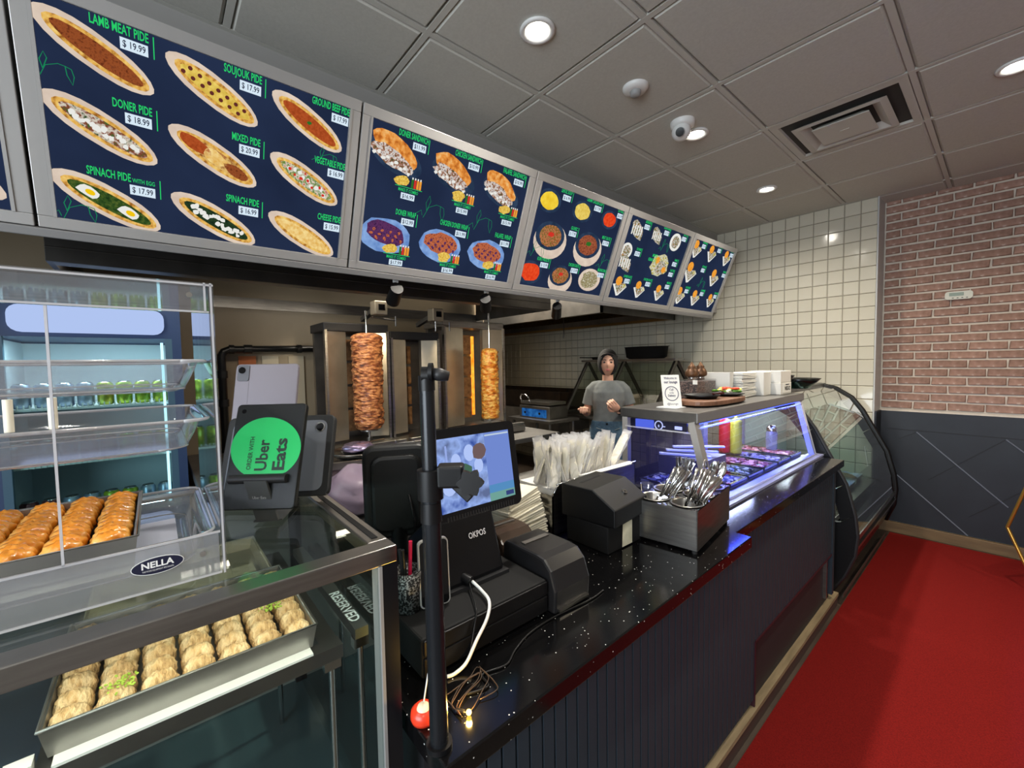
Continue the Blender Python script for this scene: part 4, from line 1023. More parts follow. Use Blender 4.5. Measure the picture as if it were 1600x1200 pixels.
m = MB(); m.prism([(-1.32, .30), (-.518, .30), (-.535, 1.50), (-.585, 1.50), (-.592, 3.03), (-1.32, 3.03)], 'z', .862, .90); m.build('worktop', GRAN, ct, bevel=.003)
MB().box(-1.25, -.645, .33, 2.985, .05, .862).build('body', M('counter_body', (30, 30, 34), .6), ct)
sl = []
px0 = .345
m = MB(); m.box(-.645, -.628, 0, .031, .11, .862); s0 = m.build('slat', SLAT, ct, bevel=.0)
n = 0; y = px0
while y < 2.96:
    low = .11 if y < 1.78 else .34
    if n == 0: o = s0; o.data = o.data
    if low == .11: o = s0 if n == 0 else s0.copy()
    else:
        if 'short' not in KIDS: o = MB().box(-.645, -.628, 0, .031, .355, .862).build('slat', SLAT, ct); KIDS['short'] = o; o.location = (0, y, 0); y += .0376; n += 1; continue
        o = KIDS['short'].copy()
    if o.name not in COL.objects: COL.objects.link(o)
    o.location = (0, y, 0); y += .0376; n += 1
MB().box(-.650, -.622, 2.955, 2.99, .11, .862).build('end_post', SLAT, ct)
MB().box(-.648, -.640, .33, 1.80, .05, .11).build('lower_panel', SLAT, ct)
m = MB(); m.box(-.645, -.624, 1.80, 2.95, .346, .354); m.box(-.645, -.624, 1.796, 1.804, .08, .354); m.build('recess_frame', M('dark_red_edge', (50, 20, 30), .4), ct)
m = MB(); m.box(-.66, -.652, 1.805, 2.95, .10, .345); m.build('kick_panel', M('recess_panel', [(74, 68, 72), (96, 88, 92)], .4, .2, 5), ct)
m = MB(); m.box(-.655, -.628, 2.86, 2.875, .12, .34); m.build('steel_strip', STEEL, ct)
PL = M('raw_wood_plinth', [(120, 104, 78), (146, 128, 98)], .7, 0, 6, .2, 60, stretch=(8, 1, 8)); PL2 = M('plinth_face', (70, 54, 48), .6)
m = MB(); m.box(-.70, -.615, .31, 3.08, .062, .08); m.build('plinth_board', PL, ct)
m = MB(); m.box(-.72, -.620, .31, 3.08, 0, .062); m.build('plinth_face', PL2, ct)
LEDB = E('blue_led', (60, 80, 255), 5)

# ---------------------------------------------------------------- curved deli case beyond the counter
dc = thing('curved_deli_case', 'black framed deli case with tall curved glass front beside the brick corner', 'display case', (-1.0, 3.8, 0))
prof = [(-1.45, 1.25), (-1.05, 1.262), (-.94, 1.235), (-.83, 1.16), (-.76, 1.06), (-.69, .92), (-.60, .74), (-.555, .56), (-.542, .44), (-.552, .32), (-.60, .18), (-.66, .07)]
for y in (3.10, 4.46):
    inner = [(-1.30, 1.16), (-1.02, 1.17), (-.90, 1.10), (-.80, .96), (-.72, .80), (-.665, .62), (-.66, .50), (-.70, .46), (-1.30, .46)]
    m = MB(); P_ = [(x, z) for x, z in prof]; nn = len(P_)
    # side panel ring built from quads between outer profile and inner opening
    outer = [(-1.45, .07), (-1.45, 1.25)] + P_[1:]
    m2 = MB()
    for k in range(len(P_) - 1):
        (xa, za), (xb, zb) = P_[k], P_[k + 1]
        ca = (xa - .06 * (1 if k > 0 else 0), za - .05); cb = (xb - .06, zb - .04)
        if zb < .5: cb = (-1.0, max(zb, .07)); ca = (-1.0, za) if za < .5 else ca
        m2.prism([(xa, za), (xb, zb), cb, ca], 'y', y - .012, y + .012)
    m2.prism([(-1.45, .07), (-1.0, .07), (-1.0, .50), (-1.45, .50)], 'y', y - .012, y + .012)
    m2.build('side_frame', BLACK, dc)
gl = MB(); pp = [p for p in prof if p[1] > .42][1:]
for k in range(len(pp) - 1): gl.add([(pp[k][0], 3.12, pp[k][1]), (pp[k + 1][0], 3.12, pp[k + 1][1]), (pp[k + 1][0], 4.44, pp[k + 1][1]), (pp[k][0], 4.44, pp[k][1])], [(0, 1, 2, 3)], True)
gl.build('curved_glass', G('case_glass', (214, 232, 226), 2.2, .01, haze=.04, hcol=(120, 150, 140)), dc)
m = MB(); m.tube([(x + .004, 4.452, z) for x, z in prof[:-1]], .016, 8); m.build('end_trim', BLACK, dc)
m = MB(); m.tube([(x + .004, 3.105, z) for x, z in prof], .012, 8); m.build('end_trim', DARK, dc)
m = MB(); m.box(-1.45, -1.02, 3.09, 4.47, 1.25, 1.275); m.build('top_shelf', STEELD, dc)
m = MB(); m.prism([(-1.45, .07), (-.66, .07), (-.60, .18), (-.56, .30), (-.55, .40), (-.60, .44), (-1.45, .44)], 'y', 3.11, 4.45); m.build('base', M('case_base', (24, 26, 30), .25), dc)
m = MB(); m.box(-.565, -.54, 3.12, 4.45, .40, .43); m.box(-.556, -.535, 3.12, 4.45, .36, .375); m.build('bumper_rail', STEEL, dc)
MB().box(-1.30, -.66, 3.13, 4.43, .47, .50).build('deck', STEEL, dc)
MB().box(-1.3, -.85, 3.13, 4.43, .83, .838).build('glass_shelf', GLASSG, dc)
MB().box(-.60, -.596, 3.10, 4.47, .05, .07).build('skirting', PL2, dc)
area('deli_fill', (-1.0, 3.78, 1.225), (-.9, 3.78, .5), 1.2, .06, 9, (.92, 1.0, .96)).parent = dc  # unseen lamp added to brighten the dark case interior
bpy.data.objects['deli_fill'].matrix_parent_inverse = dc.matrix_basis.inverted()
MB().box(-1.33, -1.30, 3.12, 4.44, .46, 1.24).build('back_door', M('case_back', (150, 160, 156), .4), dc)
for k, (x, y, w_, c) in enumerate(((-.82, 3.32, .16, (176, 150, 118)), (-.84, 3.62, .16, (120, 84, 60)), (-.85, 3.95, .15, (160, 130, 90)), (-.84, 4.25, .13, (90, 70, 52)))):
    t = thing('food_tray', ['pale pastry tray nearest the counter end of the curved case', 'brown food tray second from the counter in the curved case', 'tan food tray third from the counter in the curved case', 'dark food tray nearest the brick wall in the curved case'][k], 'tray', (x, y, .50))
    m = MB(); ring(m, x, y, .505, .545, w_ * .8, w_ * .7, w_ * .85, w_ * .8); m.box(x - w_ * .8, x + w_ * .8, y - w_ * .7, y + w_ * .7, .502, .507); m.build('tray', STEEL, t)
    m = MB(); m.ell((x, y, .515), (w_ * .75, w_ * .62, .04), 20, 8); stuff(m.build('food', M('tray_food_%d' % k, [c, tuple(int(v * 1.35) for v in c), tuple(int(v * .6) for v in c)], .7, 0, 40, .8, 60), t))
WOK = M('black_glaze', (16, 20, 20), .2)
for k, (x, y, r_, lab) in enumerate(((-1.06, 3.42, .10, 'black bowl upright on the curved case, nearest the white boxes'), (-.98, 3.58, .14, 'wide black dish on the curved case, widest of the two bowls'))):
    z0 = 1.276
    m = MB(); m.lathe([(0, 0), (r_ * .45, 0), (r_ * .8, .045), (r_, .10 if k == 0 else .075), (r_ * .97, .10 if k == 0 else .075), (r_ * .76, .05), (0, .012)], (x, y, z0), 28); tag(m.build('bowl', WOK), lab, 'bowl')

# ---------------------------------------------------------------- topping counter with sneeze guard
y0, y1 = 1.66, 3.02
sg = thing('topping_station', 'steel framed topping station with slanted glass guard and blue lighting', 'serving station', (-.98, 2.34, .90))
MB().box(-1.17, -.80, y0, y1 + .02, 1.235, 1.28).build('top_shelf', STEELD, sg, bevel=.004)
m = MB(); m.box(-.803, -.799, y0, y1 + .02, 1.24, 1.276); m.build('shelf_edge', ALUR, sg)
for y in (y0 + .015, y1 - .005):
    MB().bar((-.825, y, 1.24), (-.742, y, .905), .04, .028).build('front_post', ALU if y < 2 else M('frosted_post', (214, 220, 236), .3), sg)
    MB().bar((-1.145, y, 1.24), (-1.145, y, .90), .028, .028, up=(1, 0, 0)).build('rear_post', ALU, sg)
MB().bar((-1.145, 2.45, 1.24), (-1.145, 2.45, .90), .05, .028, up=(1, 0, 0)).build('rear_post', M('grey_blue_post', (120, 124, 150), .5), sg)
SGG = G('guard_front_glass', (226, 232, 250), 1.6, .01)
m = MB(); m.quad((-.806, y0 + .03, 1.215), (-.728, y0 + .03, .915), (-.728, y1, .915), (-.806, y1, 1.215)); m.build('front_glass', SGG, sg)
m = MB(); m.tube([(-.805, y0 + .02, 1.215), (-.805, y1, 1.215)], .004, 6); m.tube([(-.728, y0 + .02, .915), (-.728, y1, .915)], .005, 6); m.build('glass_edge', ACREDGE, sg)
m = MB(); m.quad((-1.14, y0 + .004, .93), (-.755, y0 + .004, .93), (-.815, y0 + .004, 1.19), (-1.14, y0 + .004, 1.19)); m.build('side_glass', G('side_glass', (196, 200, 232), 1.3, .02, haze=.25, hcol=(62, 58, 96)), sg)  # dark purplish reflection put into the haze colour
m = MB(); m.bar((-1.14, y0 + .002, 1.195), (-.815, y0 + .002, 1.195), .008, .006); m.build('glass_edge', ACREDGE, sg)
MB().box(-1.12, -.85, y0 + .01, y0 + .02, 1.195, 1.232).build('dark_header', M('navy_plate', (16, 18, 44), .3), sg)
MB().box(-1.09, -1.00, y0 + .004, y0 + .012, 1.190, 1.232).build('blue_label', E('blue_plate_lit', (84, 104, 226), 1.0), sg)
m = MB(); m.T = frame3((-.975, y0 + .008, 1.213), (1, 0, 0), (0, 0, 1)); m.lathe([(.016, 0), (.020, 0), (.020, .003), (.016, .003)], (0, 0, 0), 18); m.text('e', 0, -.008, .016, .002, align='C', bold=.03); m.box(.02, .03, -.006, -.002, 0, .002)
m.build('emblem', E('emblem_white', (190, 200, 250), 1.0), sg)
m = MB(); m.box(-.90, -.87, y0 + .004, y0 + .011, 1.203, 1.216); m.build('switch_light', E('sw_light', (170, 180, 255), 1.5), sg)
MB().box(-.835, -.822, y0 + .05, y1 - .04, 1.226, 1.2345).build('led_strip', LEDB, sg)
area('pan_fill', (-1.05, 2.34, 1.225), (-.98, 2.34, .9), 1.2, .03, 7, (.62, .68, 1.0)).parent = sg  # second lamp without fixture, added to brighten the pans
bpy.data.objects['pan_fill'].matrix_parent_inverse = sg.matrix_basis.inverted()
area('led_glow', (-.818, 2.34, 1.224), (-.70, 2.34, .9), 1.25, .02, 15, (.05, .08, 1.0)).parent = sg
bpy.data.objects['led_glow'].matrix_parent_inverse = sg.matrix_basis.inverted()
m = MB()
m.box(-1.15, -.775, y0 + .04, y1 - .03, .901, .907); m.build('well_frame', STEEL, sg)
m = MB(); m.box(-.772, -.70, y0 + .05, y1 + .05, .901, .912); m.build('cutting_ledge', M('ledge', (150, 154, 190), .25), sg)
foods = [((176, 52, 44), (226, 176, 150), 'chopped red tomatoes'), ((196, 190, 180), (120, 110, 130), 'pale sliced onions'), ((150, 60, 60), (210, 160, 150), 'pink pickled vegetables'), ((70, 80, 60), (150, 160, 130), 'dark green herbs'), ((180, 180, 190), (130, 130, 150), 'white crumbled cheese'), ((70, 70, 110), (120, 120, 160), 'dark empty pan end')]
for k in range(6):
    ya = y1 - .06 - .205 * k; yb = ya - .185
    t = thing('topping_pan', 'steel topping pan of ' + foods[k][2] + ', ' + ['farthest', 'second farthest', 'third farthest', 'third nearest', 'second nearest', 'nearest'][k] + ' in the lit station', 'pan', (-.96, (ya + yb) / 2, .908))
    m = MB(); cy = (ya + yb) / 2; ring(m, -.96, cy, .909, .932, .172, .09, .172, .09); ring(m, -.96, cy, .932, .912, .160, .078, .157, .075); ring(m, -.96, cy, .932, .932, .172, .09, .160, .078); m.box(-1.117, -.803, cy - .075, cy + .075, .909, .912); m.build('pan_body', CHROME, t)
    rnd = random.Random(k); m = MB()
    for q in range(70):
        x = -1.10 + .28 * rnd.random(); y = cy + rnd.uniform(-.06, .06); s_ = rnd.uniform(.008, .015); T = Matrix.Translation((x, y, .918 + rnd.random() * .010)) @ Matrix.Rotation(rnd.uniform(0, 3), 4, 'Z') @ Matrix.Rotation(rnd.uniform(-.6, .6), 4, 'X')
        m.T = T; m.box(-s_, s_, -s_ * .6, s_ * .6, -s_ * .4, s_ * .4)
    m.T = None
    stuff(m.build('chopped_food', M('topping_%d' % k, [foods[k][0], foods[k][1]], .4, 0, 60), t))
for k, (x, y, c, lab) in enumerate(((-1.085, 2.60, (206, 28, 40), 'red squeeze bottle standing left of the yellow one in the topping station'), (-1.03, 2.62, (206, 200, 60), 'yellow squeeze bottle standing right of the red one in the topping station'))):
    t = thing('squeeze_bottle', lab, 'bottle', (x, y, .932)); mm = M('bottle_%d' % k, c, .35)
    MB().lathe([(.0, 0), (.030, 0), (.033, .01), (.033, .16), (.030, .172)], (x, y, .936), 22).build('bottle_body', mm, t)
    MB().lathe([(.033, 0), (.033, .022), (.018, .03), (.010, .036), (.006, .052), (0, .054)], (x, y, 1.108), 22).build('nozzle_cap', mm, t)
for k in range(3):
    tag(MB().bar((-1.12 + .02 * k, 1.92 + .03 * k, 1.03 + .015 * k), (-.92 + .01 * k, 2.05 + .05 * k, 1.02 + .02 * k), .024, .008).build('white_tongs', WHITE), ['lowest', 'middle', 'topmost'][k] + ' of three flat white tongs inside the topping station', 'tongs')
tag(MB().box(-1.13, -.90, 1.93, 2.17, .934, 1.018).build('steel_box', STEELD), 'steel box under the white tongs inside the topping station', 'box')
t = thing('shaker_jar', 'glass shaker jar at the far end inside the topping station', 'jar', (-.93, 2.90, .933))
MB().lathe([(0, 0), (.03, 0), (.032, .01), (.032, .10), (.026, .115)], (-.93, 2.90, .934), 18).build('jar', G('jar_glass', (220, 225, 240), 1.5, .05, haze=.35), t)
MB().lathe([(.028, 0), (.028, .02), (.018, .034), (0, .036)], (-.93, 2.90, 1.048), 18).build('lid', CHROME, t)
# ---------------------------------------------------------------- on the steel shelf of the topping station
SZ = 1.2805
t = thing('sign_card', 'small white leaning sign card with a round stamp on the steel shelf', 'sign', (-.97, 1.80, SZ))
m = MB(); m.box(-1.03, -.93, 1.74, 1.82, SZ, SZ + .004); m.build('foot', WHITE, t)
ST = frame3((-.985, 1.79, SZ + .075), (.62, .78, 0), (-.20, .16, 1))
MB(ST).box(-.042, .042, -.075, .075, -.0015, .0015).build('card', PAPER, t)
m = MB(ST); m.text('Welcome to', 0, .055, .012, .003, w=.06, align='C', bold=.01); m.text('our lounge', 0, .036, .013, .003, w=.062, align='C', bold=.02)
n_ = 32
for k in range(n_):
    a0, a1 = 2 * PI * k / n_, 2 * PI * (k + 1) / n_
    m.poly([(.032 * math.cos(a0), -.012 + .034 * math.sin(a0), .003), (.032 * math.cos(a1), -.012 + .034 * math.sin(a1), .003), (.029 * math.cos(a1), -.012 + .031 * math.sin(a1), .003), (.029 * math.cos(a0), -.012 + .031 * math.sin(a0), .003)])
m.text('Call', 0, .002, .009, .003, w=.018, align='C', bold=.01); m.text('only', 0, -.012, .009, .003, w=.02, align='C'); m.text('Delivery', 0, -.026, .010, .003, w=.034, align='C', bold=.02); m.text('@lounge', 0, -.064, .010, .003, w=.05, align='C')
m.build('print', M('print_blue', (44, 42, 84), .7), t)
WB = M('walnut_board', [(104, 70, 52), (140, 100, 76)], .45, 0, 6, .15, 30, stretch=(1, 6, 1))
t = thing('serving_board', 'brown wooden serving board with rounded ends on the steel shelf', 'board', (-.93, 2.08, SZ))
m = MB(); pts = [(-.93 + .098 * math.copysign(abs(math.cos(2 * PI * k / 36)) ** .7, math.cos(2 * PI * k / 36)), 2.09 + .245 * math.copysign(abs(math.sin(2 * PI * k / 36)) ** .7, math.sin(2 * PI * k / 36))) for k in range(36)]; m.prism(pts, 'z', SZ + .006, SZ + .028); m.build('board', WB, t, bevel=.004)
for x, y in ((-.97, 1.95), (-.89, 1.95), (-.97, 2.22), (-.89, 2.22)): MB().cyl((x, y, SZ), (x, y, SZ + .006), .01, n=8).build('foot', RUBBER, t)
BZ = SZ + .0285
t = thing('small_frying_pan', 'small black pan on the wooden serving board', 'pan', (-.955, 2.02, BZ))
MB().lathe([(0, 0), (.062, 0), (.082, .018), (.086, .018), (.064, -.0), (.06, .004), (0, .005)], (-.955, 2.02, BZ + .0005), 24).build('pan_body', BLACK, t)
MB().bar((-.93, 2.09, BZ + .018), (-.905, 2.15, BZ + .02), .012, .008).build('handle', M('pan_handle', (70, 20, 24), .4), t)
t = thing('salad_plate', 'dark plate of salad with tomato slices on the end of the wooden board', 'plate', (-.93, 2.25, BZ))
MB().lathe([(0, 0), (.05, 0), (.08, .010), (.083, .012), (.05, .004), (0, .004)], (-.93, 2.25, BZ + .0005), 24).build('plate', BLACK, t)
rnd = random.Random(3); rnd2 = random.Random(8)
for nm, col, cnt, zz in (('lettuce', (92, 140, 50), 12, .02), ('lemon', (224, 206, 90), 7, .026), ('tomato', (214, 70, 44), 6, .034), ('cheese', (224, 218, 190), 7, .024)):
    m = MB()
    for k in range(cnt):
        x, y = -.93 + rnd.uniform(-.045, .045), 2.25 + (rnd.uniform(-.05, .02) if nm == 'tomato' else rnd.uniform(-.05, .055)); m.T = Matrix.Translation((x, y, BZ + zz + rnd.random() * .008)) @ Matrix.Rotation(rnd.uniform(0, 3), 4, 'Z') @ Matrix.Rotation(rnd.uniform(-.5, .5), 4, 'X')
        m.ell((0, 0, 0), (.019, .013, .006), 8, 5, lambda q, d: q * rnd2.uniform(.8, 1.2))
    m.T = None; stuff(m.build(nm, M(nm, [col, tuple(min(255, int(v * 1.2)) for v in col)], .4, 0, 60), t))
# bean jars
BEAN = M('dark_beans', [(26, 18, 16), (70, 48, 40), (140, 112, 100)], .5, 0, 130, .8, 150, pos=[.38, .5, .60])
t = thing('bean_box', 'clear box full of dark speckled coffee beans behind the wooden board', 'container', (-1.12, 2.32, SZ))
m = MB(); m.box(-1.165, -1.055, 2.18, 2.40, SZ + .002, SZ + .098); m.build('beans', BEAN, t)
m = MB(); m.box(-1.168, -1.052, 2.177, 2.403, SZ, SZ + .108); m.build('clear_box', ACRYL, t)
MB().box(-1.075, -1.05, 2.1755, 2.1765, SZ + .085, SZ + .108).build('label', PAPER, t)
for k, y in enumerate((2.235, 2.335)):
    t = thing('copper_pot', ('left' if k == 0 else 'right') + ' of two small domed copper pots on top of the bean box', 'pot', (-1.11, y, SZ + .108))
    MB().lathe([(0, 0), (.022, 0), (.022, .012), (.02, .014)], (-1.11, y, SZ + .1085), 20).build('base', CHROME, t)
    MB().lathe([(.02, 0), (.034, .006), (.036, .02), (.028, .04), (.020, .05), (.022, .056), (.012, .066), (.008, .074), (.004, .082), (0, .083)], (-1.11, y, SZ + .122), 22).build('dome', M('copper_%d' % k, [(74, 50, 34), (120, 86, 60)], .4, .5, 40, .3, 80), t)
# stack of white foam trays
tr = MB(); tr.box(-.085, .085, -.095, .095, 0, .0062); tray = tr.build('foam_tray', M('foam_white', (238, 236, 230), .7), bevel=.002)
FT = thing('foam_tray', '', 'tray', (-1.0, 2.60, SZ)); bpy.data.objects.remove(FT)
z = SZ + .001; rnd = random.Random(5)
for k in range(17):
    o = tray if k == 0 else tray.copy()
    if k: COL.objects.link(o)
    o.location = (-1.03 + rnd.uniform(-.004, .004), 2.585 + rnd.uniform(-.004, .004), z); o.rotation_euler = (rnd.uniform(-.012, .012), 0, rnd.uniform(-.03, .03)); z += .0081
    tag(o, 'white foam tray in the neat tall stack on the steel shelf', 'tray', 'foam trays stacked beside the white boxes')
BOXW = M('white_card', (222, 220, 214), .7)
t = thing('white_box', 'white cardboard box standing between the foam trays and bean box', 'box', (-1.06, 2.46, SZ)); MB().box(-1.15, -.99, 2.43, 2.478, SZ, SZ + .142).build('carton', BOXW, t)
t = thing('white_box', 'plain white box directly right of the foam tray stack', 'box', (-.98, 2.75, SZ)); MB().box(-1.08, -.91, 2.70, 2.815, SZ, SZ + .137).build('carton', BOXW, t, bevel=.002)
t = thing('white_box', 'lower white box with a sticker at the far end of the shelf', 'box', (-.93, 2.92, SZ)); MB().box(-1.05, -.86, 2.825, 3.01, SZ, SZ + .070).build('carton', BOXW, t, bevel=.002)
MB().box(-.860, -.858, 2.86, 3.0, SZ + .008, SZ + .066).build('sticker', PAPER, t)
m = MB(); m.T = frame3((-.857, 2.93, SZ + .036), (0, 1, 0), (0, 0, 1)); m.text('W2-12', 0, -.012, .024, .001, w=.09, align='C', bold=.03); m.box(-.03, .03, .02, .024, 0, .001); m.build('print', BLACKM, t)
t = thing('white_box', 'upper white box on top of the stickered one at the far end of the shelf', 'box', (-.93, 2.92, SZ + .07)); MB().box(-1.05, -.862, 2.83, 3.01, SZ + .071, SZ + .140).build('carton', BOXW, t, bevel=.002)

# ---------------------------------------------------------------- cutlery holder (steel box with perforated cups)
CH = thing('cutlery_holder', 'steel cutlery holder box with round perforated cups on the counter edge', 'cutlery holder', (-.72, 1.39, .90), math.radians(8))
m = MB(); L, Wd, Ht = .175, .105, .135
def hb(m, n, mat, **k): return m.build(n, mat, CH, world=False, **k)
m.box(-Wd, Wd, -L, -L + .004, .012, Ht); m.box(-Wd, Wd, L - .004, L, .012, Ht); m.box(-Wd, -Wd + .004, -L, L, .012, Ht); m.box(Wd - .004, Wd, -L, L, .012, Ht)
hb(m, 'box_side', STEEL)
cups = [(cx, cy) for cx in (-.052, .052) for cy in (-.115, 0, .115)]
m = MB(); R_ = .046
# top plate with round openings
N = 24
xs = [-Wd, 0, Wd]; ys = [-L, -.0575, .0575, L]
for i in range(2):
    for j in range(3):
        cx, cy = [-.052, .052][i], [-.115, 0, .115][j]; x0_, x1_, y0_, y1_ = xs[i], xs[i + 1], ys[j], ys[j + 1]
        inn = [(cx + R_ * math.cos(2 * PI * k / N), cy + R_ * math.sin(2 * PI * k / N), Ht) for k in range(N)]
        out = []
        for k in range(N):
            c, s = math.cos(2 * PI * k / N), math.sin(2 * PI * k / N)
            tx = (x1_ - cx) / c if c > 1e-6 else ((x0_ - cx) / c if c < -1e-6 else 1e9); ty = (y1_ - cy) / s if s > 1e-6 else ((y0_ - cy) / s if s < -1e-6 else 1e9)
            tt = min(tx, ty); out.append((cx + tt * c, cy + tt * s, Ht))
        m.add(inn + out, [(k, (k + 1) % N, N + (k + 1) % N, N + k) for k in range(N)])
hb(m, 'top_plate', CHROME)
HOLE = M('cup_hole', (8, 8, 8), .9)
for cx, cy in cups:
    m = MB(); m.lathe([(R_ + .005, Ht + .003), (R_ + .001, Ht + .005), (R_ - .003, Ht), (R_ - .006, .03), (0, .028)], (cx, cy, 0), 24); cp = hb(m, 'cup', STEEL)
    m = MB()
    for zz in (.085, .11):
        for k in range(10):
            a = 2 * PI * k / 10; rr = R_ - .0052; p = Vector((cx + rr * math.cos(a), cy + rr * math.sin(a), zz)); nrm = Vector((-math.cos(a), -math.sin(a), 0)); m.cyl(p, p + nrm * .0012, .0052, n=8)
    m.build('hole', HOLE, cp); stuff([c for c in cp.children][0])
for x in (-Wd + .012, Wd - .012):
    for y in (-L + .012, L - .012): hb(MB().cyl((x, y, 0), (x, y, .013), .008, n=10), 'foot', RUBBER)
def cutlery(kind):
    m = MB(); rnd = random.Random(1)
    if kind == 'spoon':
        m.tube([(0, 0, -.11), (.001, 0, -.02), (0, 0, .03)], [.0045, .003, .0022], 6); m.ell((0, 0, .056), (.015, .004, .027), 12, 8)
    elif kind == 'fork':
        m.tube([(0, 0, -.11), (.001, 0, -.02), (0, 0, .03)], [.0045, .003, .0022], 6); m.box(-.010, .010, -.0012, .0012, .028, .045)
        for k in range(4): m.box(-.010 + .0057 * k, -.0075 + .0057 * k, -.001, .001, .045, .078)
    else: m.tube([(0, 0, -.112), (0, 0, -.06), (0, 0, .0)], [.0055, .0048, .0035], 8); m.prism([(-.008, 0), (.008, 0), (.009, .06), (.004, .10), (-.008, .10)], 'y', -.001, .001)
    return m.build(kind, CHROME)
cut = {k: cutlery(k) for k in ('spoon', 'fork', 'knife')}
rnd = random.Random(21); firsts = set()
HM = CH.matrix_basis
lst = [(2, 'fork', 13, 'middle cups farthest from the aisle'), (1, 'fork', 9, ''), (3, 'knife', 13, ''), (5, 'spoon', 6, ''), (0, 'knife', 9, ''), (4, 'fork', 4, '')]
names = {0: 'near left cup', 1: 'middle left cup', 2: 'far left cup', 3: 'near right cup', 4: 'middle right cup', 5: 'far right cup'}
for ci, kd, cnt, _ in lst:
    cx, cy = cups[ci]
    tilt_dir = rnd.uniform(-.5, .5)
    for k in range(cnt):
        src = cut[kd]
        if kd in firsts: o = src.copy(); COL.objects.link(o)
        else: o = src; firsts.add(kd)
        ang = rnd.uniform(.35, .75) if ci in (3, 0, 1) else rnd.uniform(-.1, .45); dr = Vector((.648, .762, 0)); jj = Vector((rnd.uniform(-.012, .012), rnd.uniform(-.012, .012), 0))
        base = HM @ (Vector((cx, cy, .045)) + jj) + dr * (math.sin(ang) * .115 - .030 * (1 if ang > .3 else 0)) + Vector((0, 0, .105 * math.cos(ang)))
        lean = Matrix.Rotation(ang, 4, Vector((-.762, .648, 0))) @ Matrix.Rotation(rnd.uniform(-.12, .12), 4, 'Y')
        flip = Matrix.Rotation(PI, 4, 'X') if kd == 'knife' else Matrix.Identity(4)
        o.matrix_basis = Matrix.Translation(base) @ lean @ Matrix.Rotation(rnd.uniform(0, PI), 4, 'Z') @ flip
        tag(o, 'steel %s leaning in the %s of the cutlery holder' % (kd, names[ci]), kd, '%s in the %s' % ({'knife': 'knives', 'fork': 'forks', 'spoon': 'spoons'}[kd], names[ci]))

# ---------------------------------------------------------------- black ballot box on black box with paper slip
t = thing('black_box', 'low black box with a pale paper slip, under the suggestion box', 'box', (-.855, 1.12, .90))
MB().box(-.945, -.775, 1.035, 1.215, .90, .985).build('box_body', BLACKM, t, bevel=.004)
m = MB(); m.quad((-.773, 1.105, .905), (-.773, 1.16, .905), (-.772, 1.158, .982), (-.772, 1.107, .984)); m.build('paper_slip', M('old_paper', [(206, 200, 170), (228, 222, 196)], .8, scale=30), t)
t = thing('suggestion_box', 'black suggestion box with a sloping lid, slot and small round lock', 'box', (-.86, 1.13, .985))
T = Matrix.Translation((-.86, 1.13, .988)) @ Matrix.Rotation(math.radians(6), 4, 'Z')
BSB = M('ballot_black', (9, 9, 10), .45, spec=.25)
m = MB(T); m.prism([(-.10, 0), (.10, 0), (.10, .055), (.02, .105), (-.10, .105)], 'y', -.105, .105); m.build('box_body', BSB, t, bevel=.004)
MB(T).box(-.06, -.05, -.06, .06, .1045, .1055).build('slot', BLACKM, t)
n1 = Vector((.05, 0, .08)).normalized(); p = T @ Vector((.062, .02, .079)); nn = T.to_3x3() @ n1
MB().cyl(p, p + nn * .004, .010, n=18).build('lock', CHROME, t)
MB().cyl(p + nn * .0035, p + nn * .005, .003, n=8).build('keyhole', BLACKM, t)

# ---------------------------------------------------------------- steel bin of wrapped plastic cutlery
t = thing('steel_bin', 'steel bin holding wrapped plastic cutlery beside the paper napkins', 'bin', (-1.10, 1.25, .90))
m = MB(); x0, x1, y0, y1 = -1.19, -.985, 1.01, 1.50
m.prism([(y0, .90), (y1, .90), (y1, 1.075), (y0 + .03, 1.075), (y0, 1.04)], 'x', x1 - .004, x1); m.prism([(y0, .90), (y1, .90), (y1, 1.075), (y0 + .03, 1.075), (y0, 1.04)], 'x', x0, x0 + .004)
m.box(x0, x1, y0, y0 + .004, .90, 1.04); m.box(x0, x1, y1 - .004, y1, .90, 1.075); m.box(x0, x1, y0, y1, .90, .905); m.build('bin_body', STEEL, t)
MB().box(x0 + .004, x1 - .004, y0 + .03, y1 - .004, .905, 1.05).build('liner', PAPER, t)
m = MB(); m.tube([(x1, y0 + .02, 1.076), (x1, y1, 1.079)], .004, 6); m.tube([(x1, y0, 1.042), (x1, y0 + .03, 1.077)], .004, 6); m.build('rolled_edge', CHROME, t)
WRAP = G('cellophane', (252, 252, 252), .8, .25, haze=.45, hcol=(250, 250, 252)); IV = M('ivory_plastic', (250, 240, 206), .4, emi=(250, 240, 206), emis=.0)
def wrapped():
    t = thing('cutlery_set', '', 'plastic cutlery', (0, 0, 0))
    m = MB(); m.box(-.006, .006, -.0015, .0015, -.05, .06); m.ell((0, 0, .078), (.015, .004, .024), 10, 7); m.box(.006, .014, .001, .003, -.05, .085); m.build('spoon', IV, t)
    m = MB(); m.box(-.017, .017, -.006, -.004, -.05, .085); m.build('napkin', CREAM, t)
    m = MB(); rnd = random.Random(2); L_ = []
    for z in [-.055 + .0175 * i for i in range(11)]:
        L_.append([( (.022 + rnd.uniform(-.004, .004)) * math.cos(a), (.010 + rnd.uniform(-.003, .003)) * math.sin(a), z + rnd.uniform(-.004, .004)) for a in [2 * PI * k / 8 for k in range(8)]])
    vs = [p for r in L_ for p in r]; m.add(vs, [(j * 8 + i, j * 8 + (i + 1) % 8, (j + 1) * 8 + (i + 1) % 8, (j + 1) * 8 + i) for j in range(10) for i in range(8)]); m.build('wrapper', WRAP, t)
    return t
w0 = wrapped(); rnd = random.Random(17); k = 0
